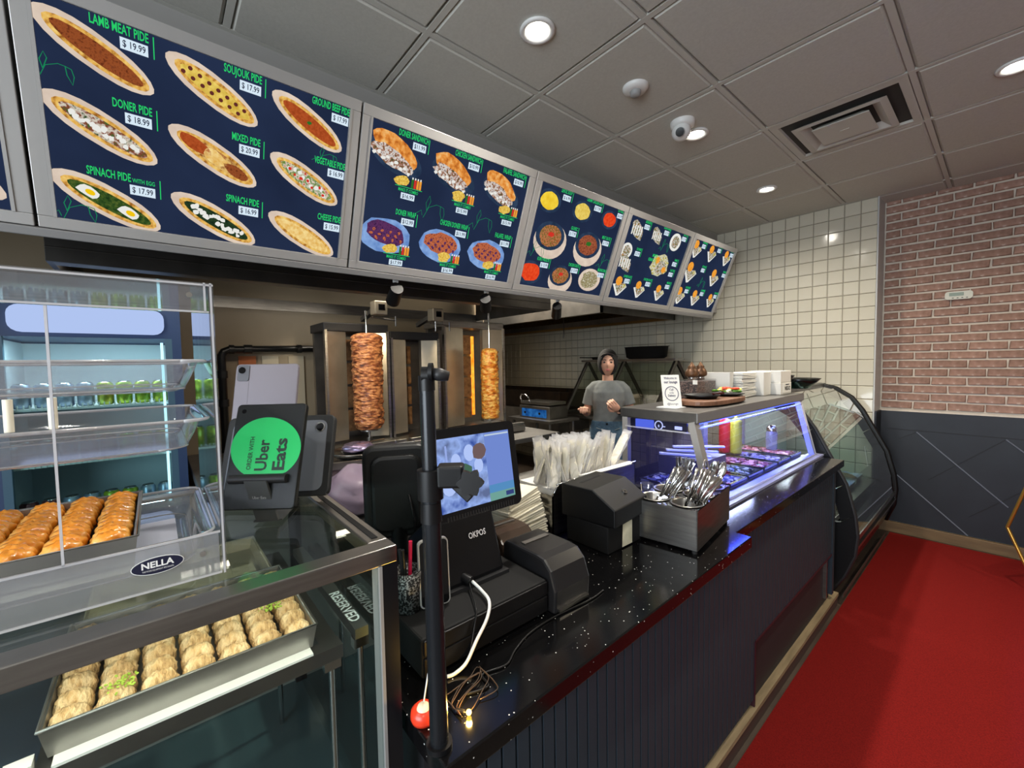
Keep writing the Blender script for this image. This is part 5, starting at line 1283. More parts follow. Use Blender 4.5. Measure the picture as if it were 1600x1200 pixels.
for row_, (ya, yb, cnt) in enumerate(((1.04, 1.26, 15), (1.05, 1.25, 13), (1.29, 1.39, 5))):
    for i in range(cnt):
        y = ya + (yb - ya) * i / (cnt - 1); x = -1.03 - .07 * (row_ % 2) + rnd.uniform(-.02, .02)
        o = w0 if k == 0 else copy_tree(w0)
        o.matrix_basis = Matrix.Translation((x, y, 1.095 + rnd.uniform(-.012, .02))) @ Matrix.Rotation(rnd.uniform(-.35, .3) - .15, 4, 'X') @ Matrix.Rotation(rnd.uniform(-.25, .25), 4, 'Y') @ Matrix.Rotation(rnd.uniform(0, PI), 4, 'Z')
        if row_ < 2: o['label'] = 'wrapped ivory plastic cutlery set in the dense near bunch of the steel bin'; o['group'] = 'wrapped cutlery in the near bunch'
        else: o['label'] = 'wrapped ivory plastic cutlery set in the sparser far bunch of the steel bin'; o['group'] = 'wrapped cutlery in the far bunch'
        k += 1
o = copy_tree(w0); o.matrix_basis = Matrix.Translation((-1.04, 1.45, 1.11)) @ Matrix.Rotation(-.75, 4, 'X') @ Matrix.Rotation(.2, 4, 'Z'); o['label'] = 'single wrapped plastic cutlery set leaning out far right of the steel bin'
if 'group' in o: del o['group']
for k in range(4):
    tag(MB().bar((-.990 + .010 * k, 1.16, 1.082 + .003 * k), (-.985 + .012 * k, 1.47 - .02 * k, 1.083 + .003 * k), .018, .003).build('paper_straw_pack', PAPER), 'flat white paper sachet lying along the bin rim', 'sachet', 'white paper sachets on the bin rim')
m = MB(); m.T = None; m.lathe([(0, 0), (.02, 0), (.026, .09), (.0265, .09)], (-.945, 1.525, .9005), 16)
tag(m.build('clear_cup', G('cup_clear', (225, 230, 250), 2, .05, haze=.15)), 'small clear plastic cup between the steel bin and cutlery holder', 'cup')
# napkins
n0 = MB(); n0.box(-.075, .075, -.085, .085, 0, .0065); n0 = n0.build('napkin', CREAM, bevel=.002); z = .901; rnd = random.Random(9)
for k in range(22):
    o = n0 if k == 0 else n0.copy()
    if k: COL.objects.link(o)
    u = k / 21; o.location = (-1.07 + rnd.uniform(-.004, .004) - .012 * u, .915 - .03 * u * u + rnd.uniform(-.004, .004), z)
    o.rotation_euler = (.10 * u, 0, rnd.uniform(-.05, .05) + .25 * u); z += .0074
    tag(o, 'folded cream paper napkin in the leaning napkin stack behind the receipt printers', 'napkin', 'folded paper napkins in one stack')

# ---------------------------------------------------------------- till: drawer, terminal, printers
t = thing('cash_drawer', 'wide flat black cash drawer under the till terminal', 'cash drawer', (-.89, .52, .90))
MB().box(-1.10, -.69, .355, .685, .905, .982).build('drawer_body', BLACKM, t, bevel=.005)
m = MB(); m.box(-.691, -.686, .358, .682, .908, .945); m.box(-.69, -.6855, .358, .682, .949, .979); m.build('drawer_front', BLACK, t, bevel=.002)
tm = thing('till_terminal', 'black till terminal with a lit customer screen and angled foot', 'till', (-.84, .56, .982))
TB = M('till_black', (13, 14, 17), .28, spec=.35)
m = MB(); m.prism([(-.985, .985), (-.79, .985), (-.79, .998), (-.835, 1.13), (-.865, 1.14), (-.985, 1.05)], 'y', .475, .635); m.build('foot', TB, tm, bevel=.006)
m = MB(); m.box(-.988, -.778, .468, .642, .982, .990); m.build('base_plate', DARK, tm)
TT_ = frame3((-.8215, .575, 1.085), (0, 1, 0), (-.31, 0, .95))
m = MB(TT_); m.text('OKPOS', 0, -.008, .014, .006, w=.05, align='C', bold=.02); m.build('brand_lettering', M('letter_silver', (200, 200, 204), .3), tm)
SC_T = frame3((-.862, .605, 1.228), (0, 1, 0), (-.16, 0, 1))
m = MB(SC_T); m.rbox(.265, .222, .022, .016); sc_ = m.build('display', TB, tm)
a = MB(SC_T); a.m = 0; a.box(-.112, .03, -.086, .088, .0112, .0116); a.m = 1; a.box(.03, .112, -.046, .088, .0112, .0117); a.m = 2; a.box(.03, .112, -.066, -.046, .0112, .0117); a.m = 3; a.box(.03, .112, -.086, -.066, .0112, .0117)
a.m = 4; a.box(.032, .110, .079, .083, .0117, .0119); a.m = 5; a.box(.082, .108, -.081, -.070, .0117, .0119)
a.m = 6
for gx_, gy_, r_ in ((-.085, -.02, .022), (-.06, .03, .014), (-.02, .045, .016), (.005, .01, .014)): a.disc((gx_, gy_, .0118), r_, r_ * 1.3, 14); 
a.m = 7; a.box(-.088, -.083, .0, .07, .0117, .0119); a.m = 8; a.disc((-.035, .0, .0119), .022, .02, 12, 0, .3, 3); a.m = 9; a.disc((.01, .045, .01185), .02, .022, 10, 0, .2)
a.build('screen_picture', [E('scr_photo', [(60, 84, 160), (150, 176, 236), (96, 110, 150)], 1.0, 22), E('scr_blue', (112, 136, 206), 1.0), E('scr_cyan', (84, 140, 190), 1.0), E('scr_green', (110, 160, 150), 1.0), E('scr_pale', (190, 206, 220), 1.0), E('scr_dark', (52, 66, 120), 1.0), E('scr_glass', (176, 196, 246), 1.0), E('scr_stem', (150, 170, 230), 1.0), E('scr_leaf', (70, 104, 84), 1.0), E('scr_brown', (110, 90, 90), 1.0)], sc_)
m = MB(SC_T)
for k in range(26): m.box(-.10 + .008 * k, -.096 + .008 * k, -.110, -.096, .0112, .0122)
m.build('vent_rib', DARK, sc_); stuff(sc_.children[-1])
m = MB(); m.cyl((-.80, .52, 1.003), (-.778, .528, .998), .012, n=10); m.build('plug', BLACK, tm)
# operator monitor seen from behind
t = thing('operator_monitor', 'black monitor seen from behind, left of the till beside the display case', 'monitor', (-1.06, .49, .90))
OM = frame3((-1.06, .485, 1.155), (.42, .9, 0), (.10, -.05, 1))
m = MB(OM); m.rbox(.17, .26, .035, .03, 5); m.T = OM @ Matrix.Translation((.0, 0, .014)); m.rbox(.13, .215, .03, .03, 5); m.build('housing', M('matte_shell', (15, 16, 17), .5), t, bevel=.01)
m = MB(); m.box(-1.14, -.99, .42, .56, .90, .915); m.cyl((-1.06, .49, .91), (-1.06, .488, 1.06), .022, n=14); m.build('stand', BLACK, t, bevel=.004)
MB().tube([(-1.02, .50, 1.15), (-1.01, .51, 1.08), (-1.03, .52, 1.0), (-1.02, .53, .93)], .003, 6).build('cable', BLACK, t)
def printer(x, y, z, l, w_, h_, lab, mat, rz=0):
    t = thing('receipt_printer', lab, 'printer', (x, y, z), rz)
    m = MB(); r = .035; pts = [(-l / 2, 0), (l / 2, 0), (l / 2 + .004, h_ * .45), (l / 2 - .012, h_ * .8), (l / 2 - .035, h_ * .97), (l / 2 - .06, h_), (-l / 2 + .01, h_), (-l / 2, h_ * .9)]
    m.prism(pts, 'y', -w_ / 2, w_ / 2); m.build('housing', mat, t, world=False, bevel=.006)
    m = MB(); m.box(-l * .22, -l * .14, -w_ * .35, w_ * .35, h_ - .001, h_ + .003); m.build('paper_slot', STEELD, t, world=False)
    m = MB(); m.box(l / 2 - .004, l / 2 + .007, -w_ * .42, w_ * .42, .006, .013); m.build('front_edge', STEEL, t, world=False)
    return t
PR = M('printer_grey', (26, 26, 28), .28, spec=.4)
printer(-.765, .752, .90, .19, .125, .125, 'dark grey rounded receipt printer beside the cash drawer', PR)
printer(-.93, .765, .905, .12, .12, .115, 'second receipt printer with a glossy brown reflecting lid, behind the first', M('printer_brown', (60, 48, 40), .2))
# cables
tag(MB().tube(cr([(-.776, .531, .998), (-.735, .528, .994), (-.692, .515, .994), (-.673, .495, .975), (-.666, .462, .945), (-.663, .435, .915), (-.665, .41, .905), (-.668, .395, .905)]), .0034, 8).build('cable', WHITE), 'thick white cable hanging from the till terminal onto the counter', 'cable')
tag(MB().tube(cr([(-.782, .525, .997), (-.74, .505, .992), (-.690, .480, .988), (-.676, .462, .955), (-.672, .450, .92), (-.67, .44, .905)]), .0018, 6).build('cable', BLACK), 'thin black cable beside the white one from the till terminal', 'cable')
tag(MB().tube(cr([(-.66, .86, .903), (-.655, .80, .903), (-.665, .68, .903), (-.66, .6, .903), (-.64, .54, .903), (-.62, .50, .903), (-.63, .45, .903), (-.60, .44, .903), (-.61, .40, .903)]), .0022, 6).build('cable', BLACK), 'black cable running along the counter from the receipt printer', 'cable')
m = MB(); rnd = random.Random(12); pts = []
for k in range(40): a_ = k * .55; pts.append((-.615 + .030 * math.cos(a_) * (1 + .4 * math.sin(k * 1.7)), .41 + .045 * math.sin(a_ * .9 + .5 * math.sin(k)), .9035 + .003 * abs(math.sin(k * 1.3))))
m.tube(cr(pts, 4), .0010, 5)
tag(m.build('wire_tangle', M('brown_wire', (60, 44, 30), .5)), 'tangle of thin brown wire on the counter near the amber light', 'wire')
# amber light point
t = thing('amber_light', 'tiny glowing amber lamp lying on the black countertop', 'lamp', (-.573, .379, .90))
MB().ell((-.573, .379, .9055), (.0045, .0045, .0045), 10, 8).build('bulb', E('amber_bulb', (255, 190, 70), 30), t)
MB().cyl((-.58, .374, .904), (-.592, .366, .904), .004, n=8).build('socket', BLACK, t)
l = bpy.data.lights.new('amber_point', 'POINT'); l.energy = .6; l.color = (1, .58, .12); l.shadow_soft_size = .005
o = bpy.data.objects.new('amber_point', l); COL.objects.link(o); o.location = (-.573, .379, .914); attach(o, t)
# round red-orange tag by the pole
t = thing('orange_bell', 'round orange red push bell with a pale centre between case and pole', 'bell', (-.617, .318, .90))
m = MB(); m.lathe([(0, 0), (.020, 0), (.022, .006), (.021, .016), (.014, .023), (0, .025)], (-.617, .318, .901), 24); m.build('housing', M('orange_red', (226, 62, 34), .3), t)
MB().lathe([(.0, .006), (.009, .005), (.011, 0)], (-.612, .315, .9245), 18).build('button', M('pale_button', (230, 210, 180), .4), t)
MB().tube([(-.617, .318, .926), (-.625, .335, .98), (-.64, .36, 1.03), (-.655, .375, 1.06)], .0014, 5).build('string', WHITE, t)
# pen holder and small tablet left of pole
t = thing('pen_cup', 'black wire mesh cup with pens behind the pole', 'pen holder', (-.81, .375, .982))
m = MB(); m.lathe([(0, 0), (.026, 0), (.030, .085), (.0285, .085), (.025, .003), (0, .003)], (-.80, .385, .983), 18); m.build('cup', M('mesh_black', [(20, 20, 20), (130, 130, 130)], .5, .5, 260, pos=[.5, .58]), t)
for k, (dx, dy, c, lab) in enumerate(((.0, .004, (200, 30, 70), 'red pen in the mesh cup'), (.012, -.008, (20, 20, 20), 'black pen leaning forward in the mesh cup'), (-.012, -.006, (30, 30, 34), 'black pen leaning back in the mesh cup'))):
    tag(MB().cyl((-.80 + dx * .4, .385 + dy * .4, .99), (-.80 + dx, .385 + dy * 2, 1.125 - .008 * k), .004, n=8).build('pen', M('pen_%d' % k, c, .3)), lab, 'pen')
t = thing('card_terminal', 'slim black framed tablet standing upright behind the pole', 'tablet', (-.775, .43, .982))
CTT = frame3((-.775, .432, 1.055), (.25, 1, 0), (-.08, 0, 1))
m = MB(CTT); m.rbox(.065, .14, .010, .010); m.build('body', ALU, t); m = MB(CTT @ Matrix.Translation((0, 0, .0052))); m.rbox(.059, .134, .002, .008); m.build('glass', BLACKG, t)

# ---------------------------------------------------------------- pole stand with clamp
t = thing('pole_stand', 'tall black tube stand rising beside the display case with a clamp knob', 'stand', (-.556, .312, .90))
PX, PY = -.556, .312
PB = M('pole_black', (30, 32, 36), .25, .4)
def onp(z): return (PX - (z - .9) * .018, PY + (z - .9) * .0, z)
m = MB(); m.cyl(onp(.906), onp(1.31), .0145, n=18); m.build('lower_tube', PB, t)
m = MB(); m.cyl(onp(1.30), onp(1.468), .0115, n=18); m.build('upper_tube', PB, t)
m = MB(); m.cyl(onp(.90), onp(.908), .020, n=24); m.build('foot_plate', BLACK, t)
m = MB(); m.cyl(onp(1.255), onp(1.285), .0165, .0155, n=18); m.cyl(onp(1.29), onp(1.335), .0195, n=18); m.build('collar', BLACK, t)
cx_, cy_, cz_ = onp(1.325)
rd = Vector((.62, .78, 0)).normalized()
m = MB(); m.bar(Vector((cx_, cy_, cz_)) + rd * .012, Vector((cx_, cy_, cz_)) + rd * .052, .030, .034); m.build('clamp', BLACK, t, bevel=.004)
kc = Vector((cx_, cy_, cz_ - .006)) + rd * .062 + Vector((.012, -.008, 0))
ax = Vector((.76, -.62, .1)).normalized()
m = MB(); m.cyl(kc - ax * .022, kc + ax * .004, .009, n=12)
e1 = ax.cross(Vector((0, 0, 1))).normalized(); e2 = ax.cross(e1)
vs = []
for s_ in (0, 1):
    for k in range(24):
        a_ = 2 * PI * k / 24; rr = .0175 + .003 * math.cos(a_ * 6); vs.append(kc + ax * (.004 + .016 * s_) + e1 * rr * math.cos(a_) + e2 * rr * math.sin(a_))
m.add(vs, [tuple(range(24)), tuple(reversed(range(24, 48)))] + [(i, 24 + i, 24 + (i + 1) % 24, (i + 1) % 24) for i in range(24)]); m.build('knob', BLACK, t)
m = MB(); q = Vector((cx_, cy_, cz_ - .012)) + rd * .036; m.bar(q, q + rd * .022 + Vector((.006, 0, -.024)), .010, .014); m.build('lever', BLACK, t, bevel=.002)
hz = Vector(onp(1.478))
m = MB(); m.cyl(hz - rd * .006, hz + rd * .006, .0135, n=18); m.cyl(onp(1.455), onp(1.478), .0125, n=16); m.cyl(hz + rd * .004 + Vector((0, 0, .004)), hz + rd * .010 + Vector((0, 0, .004)), .015, n=18); m.build('hinge_head', BLACK, t)
m = MB(); p0 = hz + rd * .010 + Vector((0, 0, .002)); m.tube([p0, p0 + rd * .010 + Vector((0, 0, -.001)), p0 + rd * .024 + Vector((0, 0, -.004))], [.009, .010, .007], 12); m.build('grip', DARK, t)
# ================================================================ glass display case on the left
CX0, CX1, CY0, CY1, CZ0, CZ1 = -1.28, -.64, -.95, .290, .45, 1.20
dc = thing('pastry_display_case', 'glass pastry display case with steel top rails standing at the near end of the counter', 'display case', (-.96, -.33, 0))
m = MB()
m.box(CX1 - .036, CX1, CY0, CY1, 1.172, CZ1); m.box(CX0, CX0 + .03, CY0, CY1, 1.172, CZ1); m.box(CX0 + .03, CX1 - .036, CY1 - .034, CY1, 1.172, CZ1); m.box(CX0 + .03, CX1 - .036, CY0, CY0 + .03, 1.172, CZ1)
m.build('top_frame', STEEL, dc, bevel=.002)
m = MB(); m.box(CX0 + .04, CX1 - .05, CY1 - .022, CY1 - .012, 1.2002, 1.2012); m.build('sliding_slot', BLACKM, dc)
m = MB(); m.box(CX0 + .03, CX1 - .036, CY0 + .03, CY1 - .034, 1.190, 1.196); m.build('top_glass', G('top_glass', (245, 252, 249), 1.8, .01), dc)
FRM = M('black_frame', (14, 17, 22), .3)
m = MB(); m.box(CX1 - .03, CX1, CY1 - .026, CY1, CZ0, 1.172); m.build('corner_post', FRM, dc)
m = MB(); m.box(CX1 - .0305, CX1 + .0006, CY1 - .031, CY1 - .026, CZ0, 1.172); m.build('post_edge', ALU, dc)
m = MB(); m.box(CX0, CX0 + .03, CY1 - .03, CY1, CZ0, 1.172); m.box(CX0, CX0 + .03, CY0, CY0 + .03, CZ0, 1.172); m.box(CX1 - .03, CX1, CY0, CY0 + .03, CZ0, 1.172); m.build('rear_post', FRM, dc)
MB().box(CX1 - .008, CX1 - .003, CY0 + .03, CY1 - .032, CZ0 + .02, 1.172).build('front_glass', G('front_glass', (246, 251, 250), .8, .01), dc)
MB().box(CX0 + .03, CX1 - .03, CY1 - .016, CY1 - .011, CZ0, 1.172).build('side_glass', G('side_glass_dark', (225, 238, 236), 1.8, .01), dc)
m = MB(); T = frame3((-.87, .247, 1.0366), (1, 0, 0), (0, 1, 0)); m.T = T; m.text('RESERVED', 0, 0, .019, .0, w=.125, bold=.02); m.build('reserved_lettering', M('letter_white', (235, 240, 240), .5), dc)
m = MB(); m.box(CX0, CX1 - .01, CY0, CY1, .45, .62); m.build('deck', M('deck_black', (70, 90, 94), .12), dc)
m = MB(); m.box(CX0, CX1, CY0, CY1, .08, .45); m.build('base_cabinet', M('cabinet_dark', (34, 38, 42), .4), dc, bevel=.004)
m = MB(); m.box(CX0 + .03, CX1 - .04, CY0 + .03, CY1 - .03, 0, .08); m.build('plinth', BLACKM, dc)
m = MB(); m.box(-1.22, CX1 - .05, -.40, -.13, .985, 1.0); m.box(-1.22, CX1 - .05, -.92, -.42, .985, 1.0); m.build('side_deck', M('blue_grey_deck', (58, 68, 80), .3), dc)
MB().box(-.666, -.658, CY0 + .05, CY1 - .05, 1.167, 1.1715).build('added_case_lamp', E('added_case_lamp', (255, 232, 190), 5), dc)  # hidden strip added to go with the fill on the pastries
area('case_fill', (-.672, -.33, 1.158), (-.90, -.33, 1.0), 1.1, 0.02, 1.1, (1.0, .92, .80)).parent = dc  # added light that brightens the kadayif tray
bpy.data.objects['case_fill'].matrix_parent_inverse = dc.matrix_basis.inverted()
RD = M('rear_door_panel', [(118, 122, 116), (140, 142, 134)], .3, .1, 3)  # pale doors added to brighten the view through the top glass
MB().box(CX0 + .004, CX0 + .010, CY0 + .03, -.34, .62, 1.172).build('rear_door', RD, dc)
MB().box(CX0 + .012, CX0 + .018, -.36, CY1 - .03, .62, 1.172).build('rear_door', RD, dc)
# wire shelf that carries the tray
m = MB(); m.box(-.718, -.692, -.125, .215, 1.018, 1.040); m.box(-1.15, -.718, .185, .213, 1.018, 1.040); m.box(-1.15, -.718, -.125, -.10, 1.018, 1.040); m.box(-1.15, -1.12, -.10, .185, 1.018, 1.040); m.build('shelf_frame', STEELD, dc)
m = MB(); m.box(-1.15, -.72, .245, .268, 1.018, 1.036); m.build('shelf_bar', STEELD, dc)
for x, y in ((-.705, .200), (-1.13, .200), (-.705, -.112), (-.73, .256)): 
    m = MB(); m.cyl((x, y, .62), (x, y, 1.005), .0055, n=10); m.box(x - .008, x + .008, y - .013, y + .013, 1.0, 1.018); m.build('shelf_leg', CHROME, dc)
m = MB(); m.box(-.7225, -.6925, -.11, .17, 1.0405, 1.044); m.build('paper_strip', PAPER, dc)
m = MB(); m.box(-.72, -.70, -.15, -.126, 1.0005, 1.05); m.build('price_card', PAPER, dc)

TIN = M('tin_tray', [(150, 148, 144), (178, 176, 170)], .35, .9, 10)
def tray_thing(name, label_, x0, x1, y0, y1, z0, z1, mat=TIN):
    t = thing(name, label_, 'tray', ((x0 + x1) / 2, (y0 + y1) / 2, z0)); m = MB(); cx, cy = (x0 + x1) / 2, (y0 + y1) / 2; a, b = (x1 - x0) / 2, (y1 - y0) / 2
    ring(m, cx, cy, z0, z1, a - .006, b - .006, a, b); ring(m, cx, cy, z1, z1, a, b, a - .004, b - .004); ring(m, cx, cy, z1, z0 + .002, a - .004, b - .004, a - .010, b - .010); m.box(cx - a + .008, cx + a - .008, cy - b + .008, cy + b - .008, z0, z0 + .002)
    m.build('tray_body', mat, t)
    m = MB(); e = .0022; m.tube([(cx - a, cy - b, z1), (cx + a, cy - b, z1), (cx + a, cy + b, z1), (cx - a, cy + b, z1), (cx - a, cy - b + .004, z1)], e, 6); m.build('rolled_rim', mat, t)
    return t
tray_thing('kadayif_tray', 'metal tray of pale shredded kadayif squares inside the glass case', -.97, -.705, -.121, .180, 1.044, 1.082)
KAD = M('kadayif', [(112, 78, 44), (200, 162, 108), (228, 198, 150)], .85, 0, 42, 1.0, 160, stretch=(1, 2.4, 1), rand=.08, pos=[.28, .46, .66], bdist=.006)
def kad(seed):
    rnd = random.Random(seed); ph = [rnd.uniform(0, 6) for _ in range(8)]
    def fn(q, d):
        k = 1 + .05 * math.sin(9 * d.x + ph[0]) * math.sin(8 * d.y + ph[1]) + .05 * math.sin(16 * d.y + 10 * d.z + ph[2]) + rnd.uniform(-.035, .035)
        mx = max(abs(d.x), abs(d.y)); q = q * k
        if mx > .01: s_ = (math.hypot(d.x, d.y) / mx) ** .62; q.x *= s_; q.y *= s_
        return q
    m = MB(); m.ell((0, 0, 0), (.0138, .0192, .020), 24, 14, fn); o = m.build('kadayif_piece', KAD); return o
ks = [kad(s) for s in range(4)]; usedk = set(); rnd = random.Random(31)
for i in range(7):
    for j in range(7):
        src = ks[rnd.randrange(4)]
        if src.name in usedk: o = src.copy(); COL.objects.link(o)
        else: o = src; usedk.add(src.name)
        o.location = (-.7245 - .0345 * j + rnd.uniform(-.001, .001), -.098 + .0424 * i + rnd.uniform(-.001, .001), 1.067 + rnd.uniform(0, .003)); o.rotation_euler = (0, 0, rnd.choice((0, PI)) + rnd.uniform(-.08, .08))
        tag(o, 'pale golden shredded kadayif square in the metal tray inside the glass case', 'pastry', 'kadayif squares in the case tray')
tray_thing('empty_tray', 'empty pale metal tray behind the kadayif tray in the glass case', -1.215, -1.0, -.11, .17, 1.044, 1.07, M('pale_tin', (196, 186, 160), .4, .2))
GN = M('pistachio_crumb', [(120, 150, 40), (170, 190, 70)], .8, 0, 200)
for nm, cx, cy, n_, lab in (('pistachio_crumb', -.735, -.052, 40, 'patch of green pistachio crumbs near the front left of the kadayif'), ('pistachio_crumb', -.80, .135, 40, 'green and white crumbs near the right end of the kadayif')):
    m = MB()
    for k in range(n_):
        m.T = Matrix.Translation((cx + rnd.gauss(0, .009), cy + rnd.gauss(0, .009), 1.0885 + rnd.uniform(-.0015, .001))) @ Matrix.Rotation(rnd.uniform(0, 3), 4, (.3, .4, 1)); m.box(-.0016, .0016, -.001, .001, -.0008, .0008)
    m.T = None; tag(stuff(m.build(nm, GN)), lab, 'crumbs')

# ================================================================ acrylic stand on top of the case
RX0, RX1, RY0, RY1, RZ0, RZ1 = -1.06, -.720, -.80, .067, 1.2012, 1.612
rk = thing('acrylic_stand', 'three tier clear acrylic pastry stand on top of the display case', 'display stand', (-.89, -.36, 1.20))
MB().box(RX0, RX1, RY1 - .006, RY1, RZ0, RZ1).build('side_panel', ACRYL, rk)
MB().box(RX0, RX1, RY0, RY0 + .006, RZ0, RZ1).build('side_panel', ACRYL, rk)
MB().box(RX0, RX1, RY0 + .006, RY1 - .006, RZ1 - .006, RZ1).build('top_panel', ACRYL, rk)
MB().box(RX1 - .006, RX1, RY0 + .006, RY1 - .008, 1.572, RZ1 - .006).build('header_panel', ACRYL, rk)
MB().box(RX0 + .06, RX1 - .06, -.6, RY1 - .05, 1.2145, 1.2155).build('paper_liner', M('lilac_paper', (206, 210, 226), .6), rk)
MB().box(RX1 - .006, RX1, RY0 + .006, RY1 - .008, RZ0, 1.262).build('front_lip', G('lip_acrylic', (240, 242, 244), 1.4, .03, haze=.28, hcol=(215, 216, 220)), rk)
e = MB()
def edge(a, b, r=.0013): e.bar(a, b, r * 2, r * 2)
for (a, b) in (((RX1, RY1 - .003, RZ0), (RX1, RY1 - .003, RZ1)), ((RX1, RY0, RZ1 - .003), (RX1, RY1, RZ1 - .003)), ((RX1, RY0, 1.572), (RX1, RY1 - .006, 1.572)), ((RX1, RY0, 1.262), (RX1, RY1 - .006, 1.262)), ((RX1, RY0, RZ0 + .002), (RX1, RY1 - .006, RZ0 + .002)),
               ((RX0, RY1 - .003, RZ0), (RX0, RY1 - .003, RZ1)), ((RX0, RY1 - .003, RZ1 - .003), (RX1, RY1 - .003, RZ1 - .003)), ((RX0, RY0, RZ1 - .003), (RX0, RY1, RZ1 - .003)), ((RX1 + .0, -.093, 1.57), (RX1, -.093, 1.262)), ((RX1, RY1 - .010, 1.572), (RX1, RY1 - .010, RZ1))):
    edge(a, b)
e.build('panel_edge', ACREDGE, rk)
def ctray(z0, z1, lab):
    """clear moulded tray with rounded corners and a flanged rim"""
    m = MB(); cx, cy = (RX0 + RX1) / 2, (RY0 + RY1) / 2; a, b = (RX1 - RX0) / 2 - .012, (RY1 - RY0) / 2 - .010
    def rr(a, b, r, z, n=6):
        o = []
        for sx_, sy_, t0 in ((1, 1, 0), (-1, 1, PI / 2), (-1, -1, PI), (1, -1, 1.5 * PI)):
            for k in range(n + 1): t = t0 + PI / 2 * k / n; o.append((cx + sx_ * (a - r) + r * math.cos(t), cy + sy_ * (b - r) + r * math.sin(t), z))
        return o
    R = [rr(a, b, .03, z1), rr(a - .008, b - .008, .03, z1 - .001), rr(a - .014, b - .016, .032, z1 - (z1 - z0) * .5), rr(a - .020, b - .024, .034, z0 + .004), rr(a - .03, b - .034, .03, z0)]
    n = len(R[0]); vs = [p for r in R for p in r]
    m.add(vs, [(j * n + i, j * n + (i + 1) % n, (j + 1) * n + (i + 1) % n, (j + 1) * n + i) for j in range(len(R) - 1) for i in range(n)], True); m.add(R[-1], [tuple(range(n))])
    o = m.build('clear_tray', G('tray_acrylic', (244, 246, 248), 1.6, .05, haze=.20, hcol=(225, 225, 232)), rk)
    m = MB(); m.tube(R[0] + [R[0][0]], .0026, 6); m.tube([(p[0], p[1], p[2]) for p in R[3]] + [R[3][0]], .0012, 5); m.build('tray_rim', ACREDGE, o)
ctray(1.462, 1.505, 0); ctray(1.378, 1.422, 1); ctray(1.285, 1.330, 2) if False else None
ctray(1.2135, 1.258, 2)
for y in (-.131, -.096): MB().cyl((-.745, y, 1.424), (-.745, y, 1.462), .0042, n=12).build('spacer_rod', CREAM, rk)
for x, y, z in ((RX1 + .0015, .040, 1.594), (RX1 + .0015, .040, 1.236)): MB().cyl((x - .0015, y, z), (x + .001, y, z), .0036, n=14).build('screw', CHROME, rk)
# oval maker's badge
m = MB(); m.T = frame3((RX1 + .0012, -.008, 1.236), (0, 1, 0), (0, .02, 1)); m.m = 1; m.disc((0, 0, 0), .0272, .0115, 30); m.m = 0; m.disc((0, 0, .0003), .0262, .0105, 30); m.m = 1; m.text('NELLA', 0, -.0018, .0082, .0006, w=.033, align='C', bold=.03); m.text('THE FOOD EQUIPMENT SPECIALISTS', 0, -.0064, .0022, .0006, w=.032, align='C')
m.build('badge', [M('badge_navy', (22, 24, 50), .4), WHITE], rk)
# baklava tray and pieces
tray_thing('baklava_tray', 'metal tray of glossy orange baklava on the lowest tier of the acrylic stand', -1.035, -.762, -.36, -.028, 1.218, 1.268)
BAK = M('baklava', [(178, 90, 12), (240, 148, 34), (255, 206, 110)], .22, 0, 30, .7, 60, rand=.10, pos=[.3, .48, .7], coat=.6, bdist=.004)
def bak(seed):
    rnd = random.Random(seed); ph = [rnd.uniform(0, 6) for _ in range(6)]
    def fn(q, d):
        k = 1 + .07 * math.sin(11 * d.y + ph[0]) * math.sin(6 * d.x + ph[1]) + .04 * math.sin(21 * d.y + 5 * d.z + ph[2]) + rnd.uniform(-.02, .02)
        return q * k
    m = MB(); m.ell((0, 0, 0), (.0135, .0205, .0165), 24, 16, fn); return m.build('baklava_piece', BAK)
bs_ = [bak(s) for s in range(4)]; usedk = set()
for i in range(7):
    for j in range(12):
        src = bs_[rnd.randrange(4)]
        if src.name in usedk: o = src.copy(); COL.objects.link(o)
        else: o = src; usedk.add(src.name)
        o.location = (-.780 - .0215 * j + rnd.uniform(-.001, .001), -.056 - .0445 * i + rnd.uniform(-.0015, .0015), 1.259 + rnd.uniform(0, .002)); o.rotation_euler = (rnd.uniform(-.08, .08), 0, rnd.uniform(-.1, .1) + .12)
        tag(o, 'glossy orange rolled baklava piece in the metal tray on the lowest acrylic tier', 'pastry', 'baklava pieces on the acrylic stand')

# ================================================================ tablets on the case
TT1 = frame3((-.934, .160, 1.322), (.092, .109, .001), (-.11, -.03, .181))
t = thing('order_tablet', 'black tablet in front with a big green round delivery sticker, standing on the case', 'tablet', (-.92, .15, 1.20))
m = MB(TT1); m.rbox(.138, .205, .012, .008); m.build('body', M('tablet_black', (15, 18, 18), .35, spec=.35), t, bevel=.002)
GRN = M('sticker_green', (18, 196, 100), .35, emi=(18, 196, 100), emis=.0)
m = MB(TT1); pts = []
for k in range(60):
    a_ = 2 * PI * k / 60; x = .069 * math.cos(a_); y = .060 * math.sin(a_); c_, s_ = math.cos(-.25), math.sin(-.25)
    X = x * c_ - y * s_ ; Y = x * s_ + y * c_ + .014; pts.append((X, max(Y, -.036), .0068))
m.poly(pts); st = m.build('green_sticker', GRN, t)
m = MB(TT1); m.text('ORDER WITH', -.024, -.028, .0085, .0074, w=.064, rot=PI / 2, bold=.012); m.text('Uber', .006, -.030, .023, .0074, w=.060, rot=PI / 2, bold=.022); m.text('Eats', .040, -.030, .023, .0074, w=.062, rot=PI / 2, bold=.03)
m.build('sticker_lettering', M('sticker_dark', (10, 40, 28), .5), st)
m = MB(TT1); m.cyl((-.058, -.046, .010), (.050, -.046, .010), .0085, n=12); m.box(-.055, .048, -.052, -.040, .0, .010); m.build('tablet_lip', DARK, t)
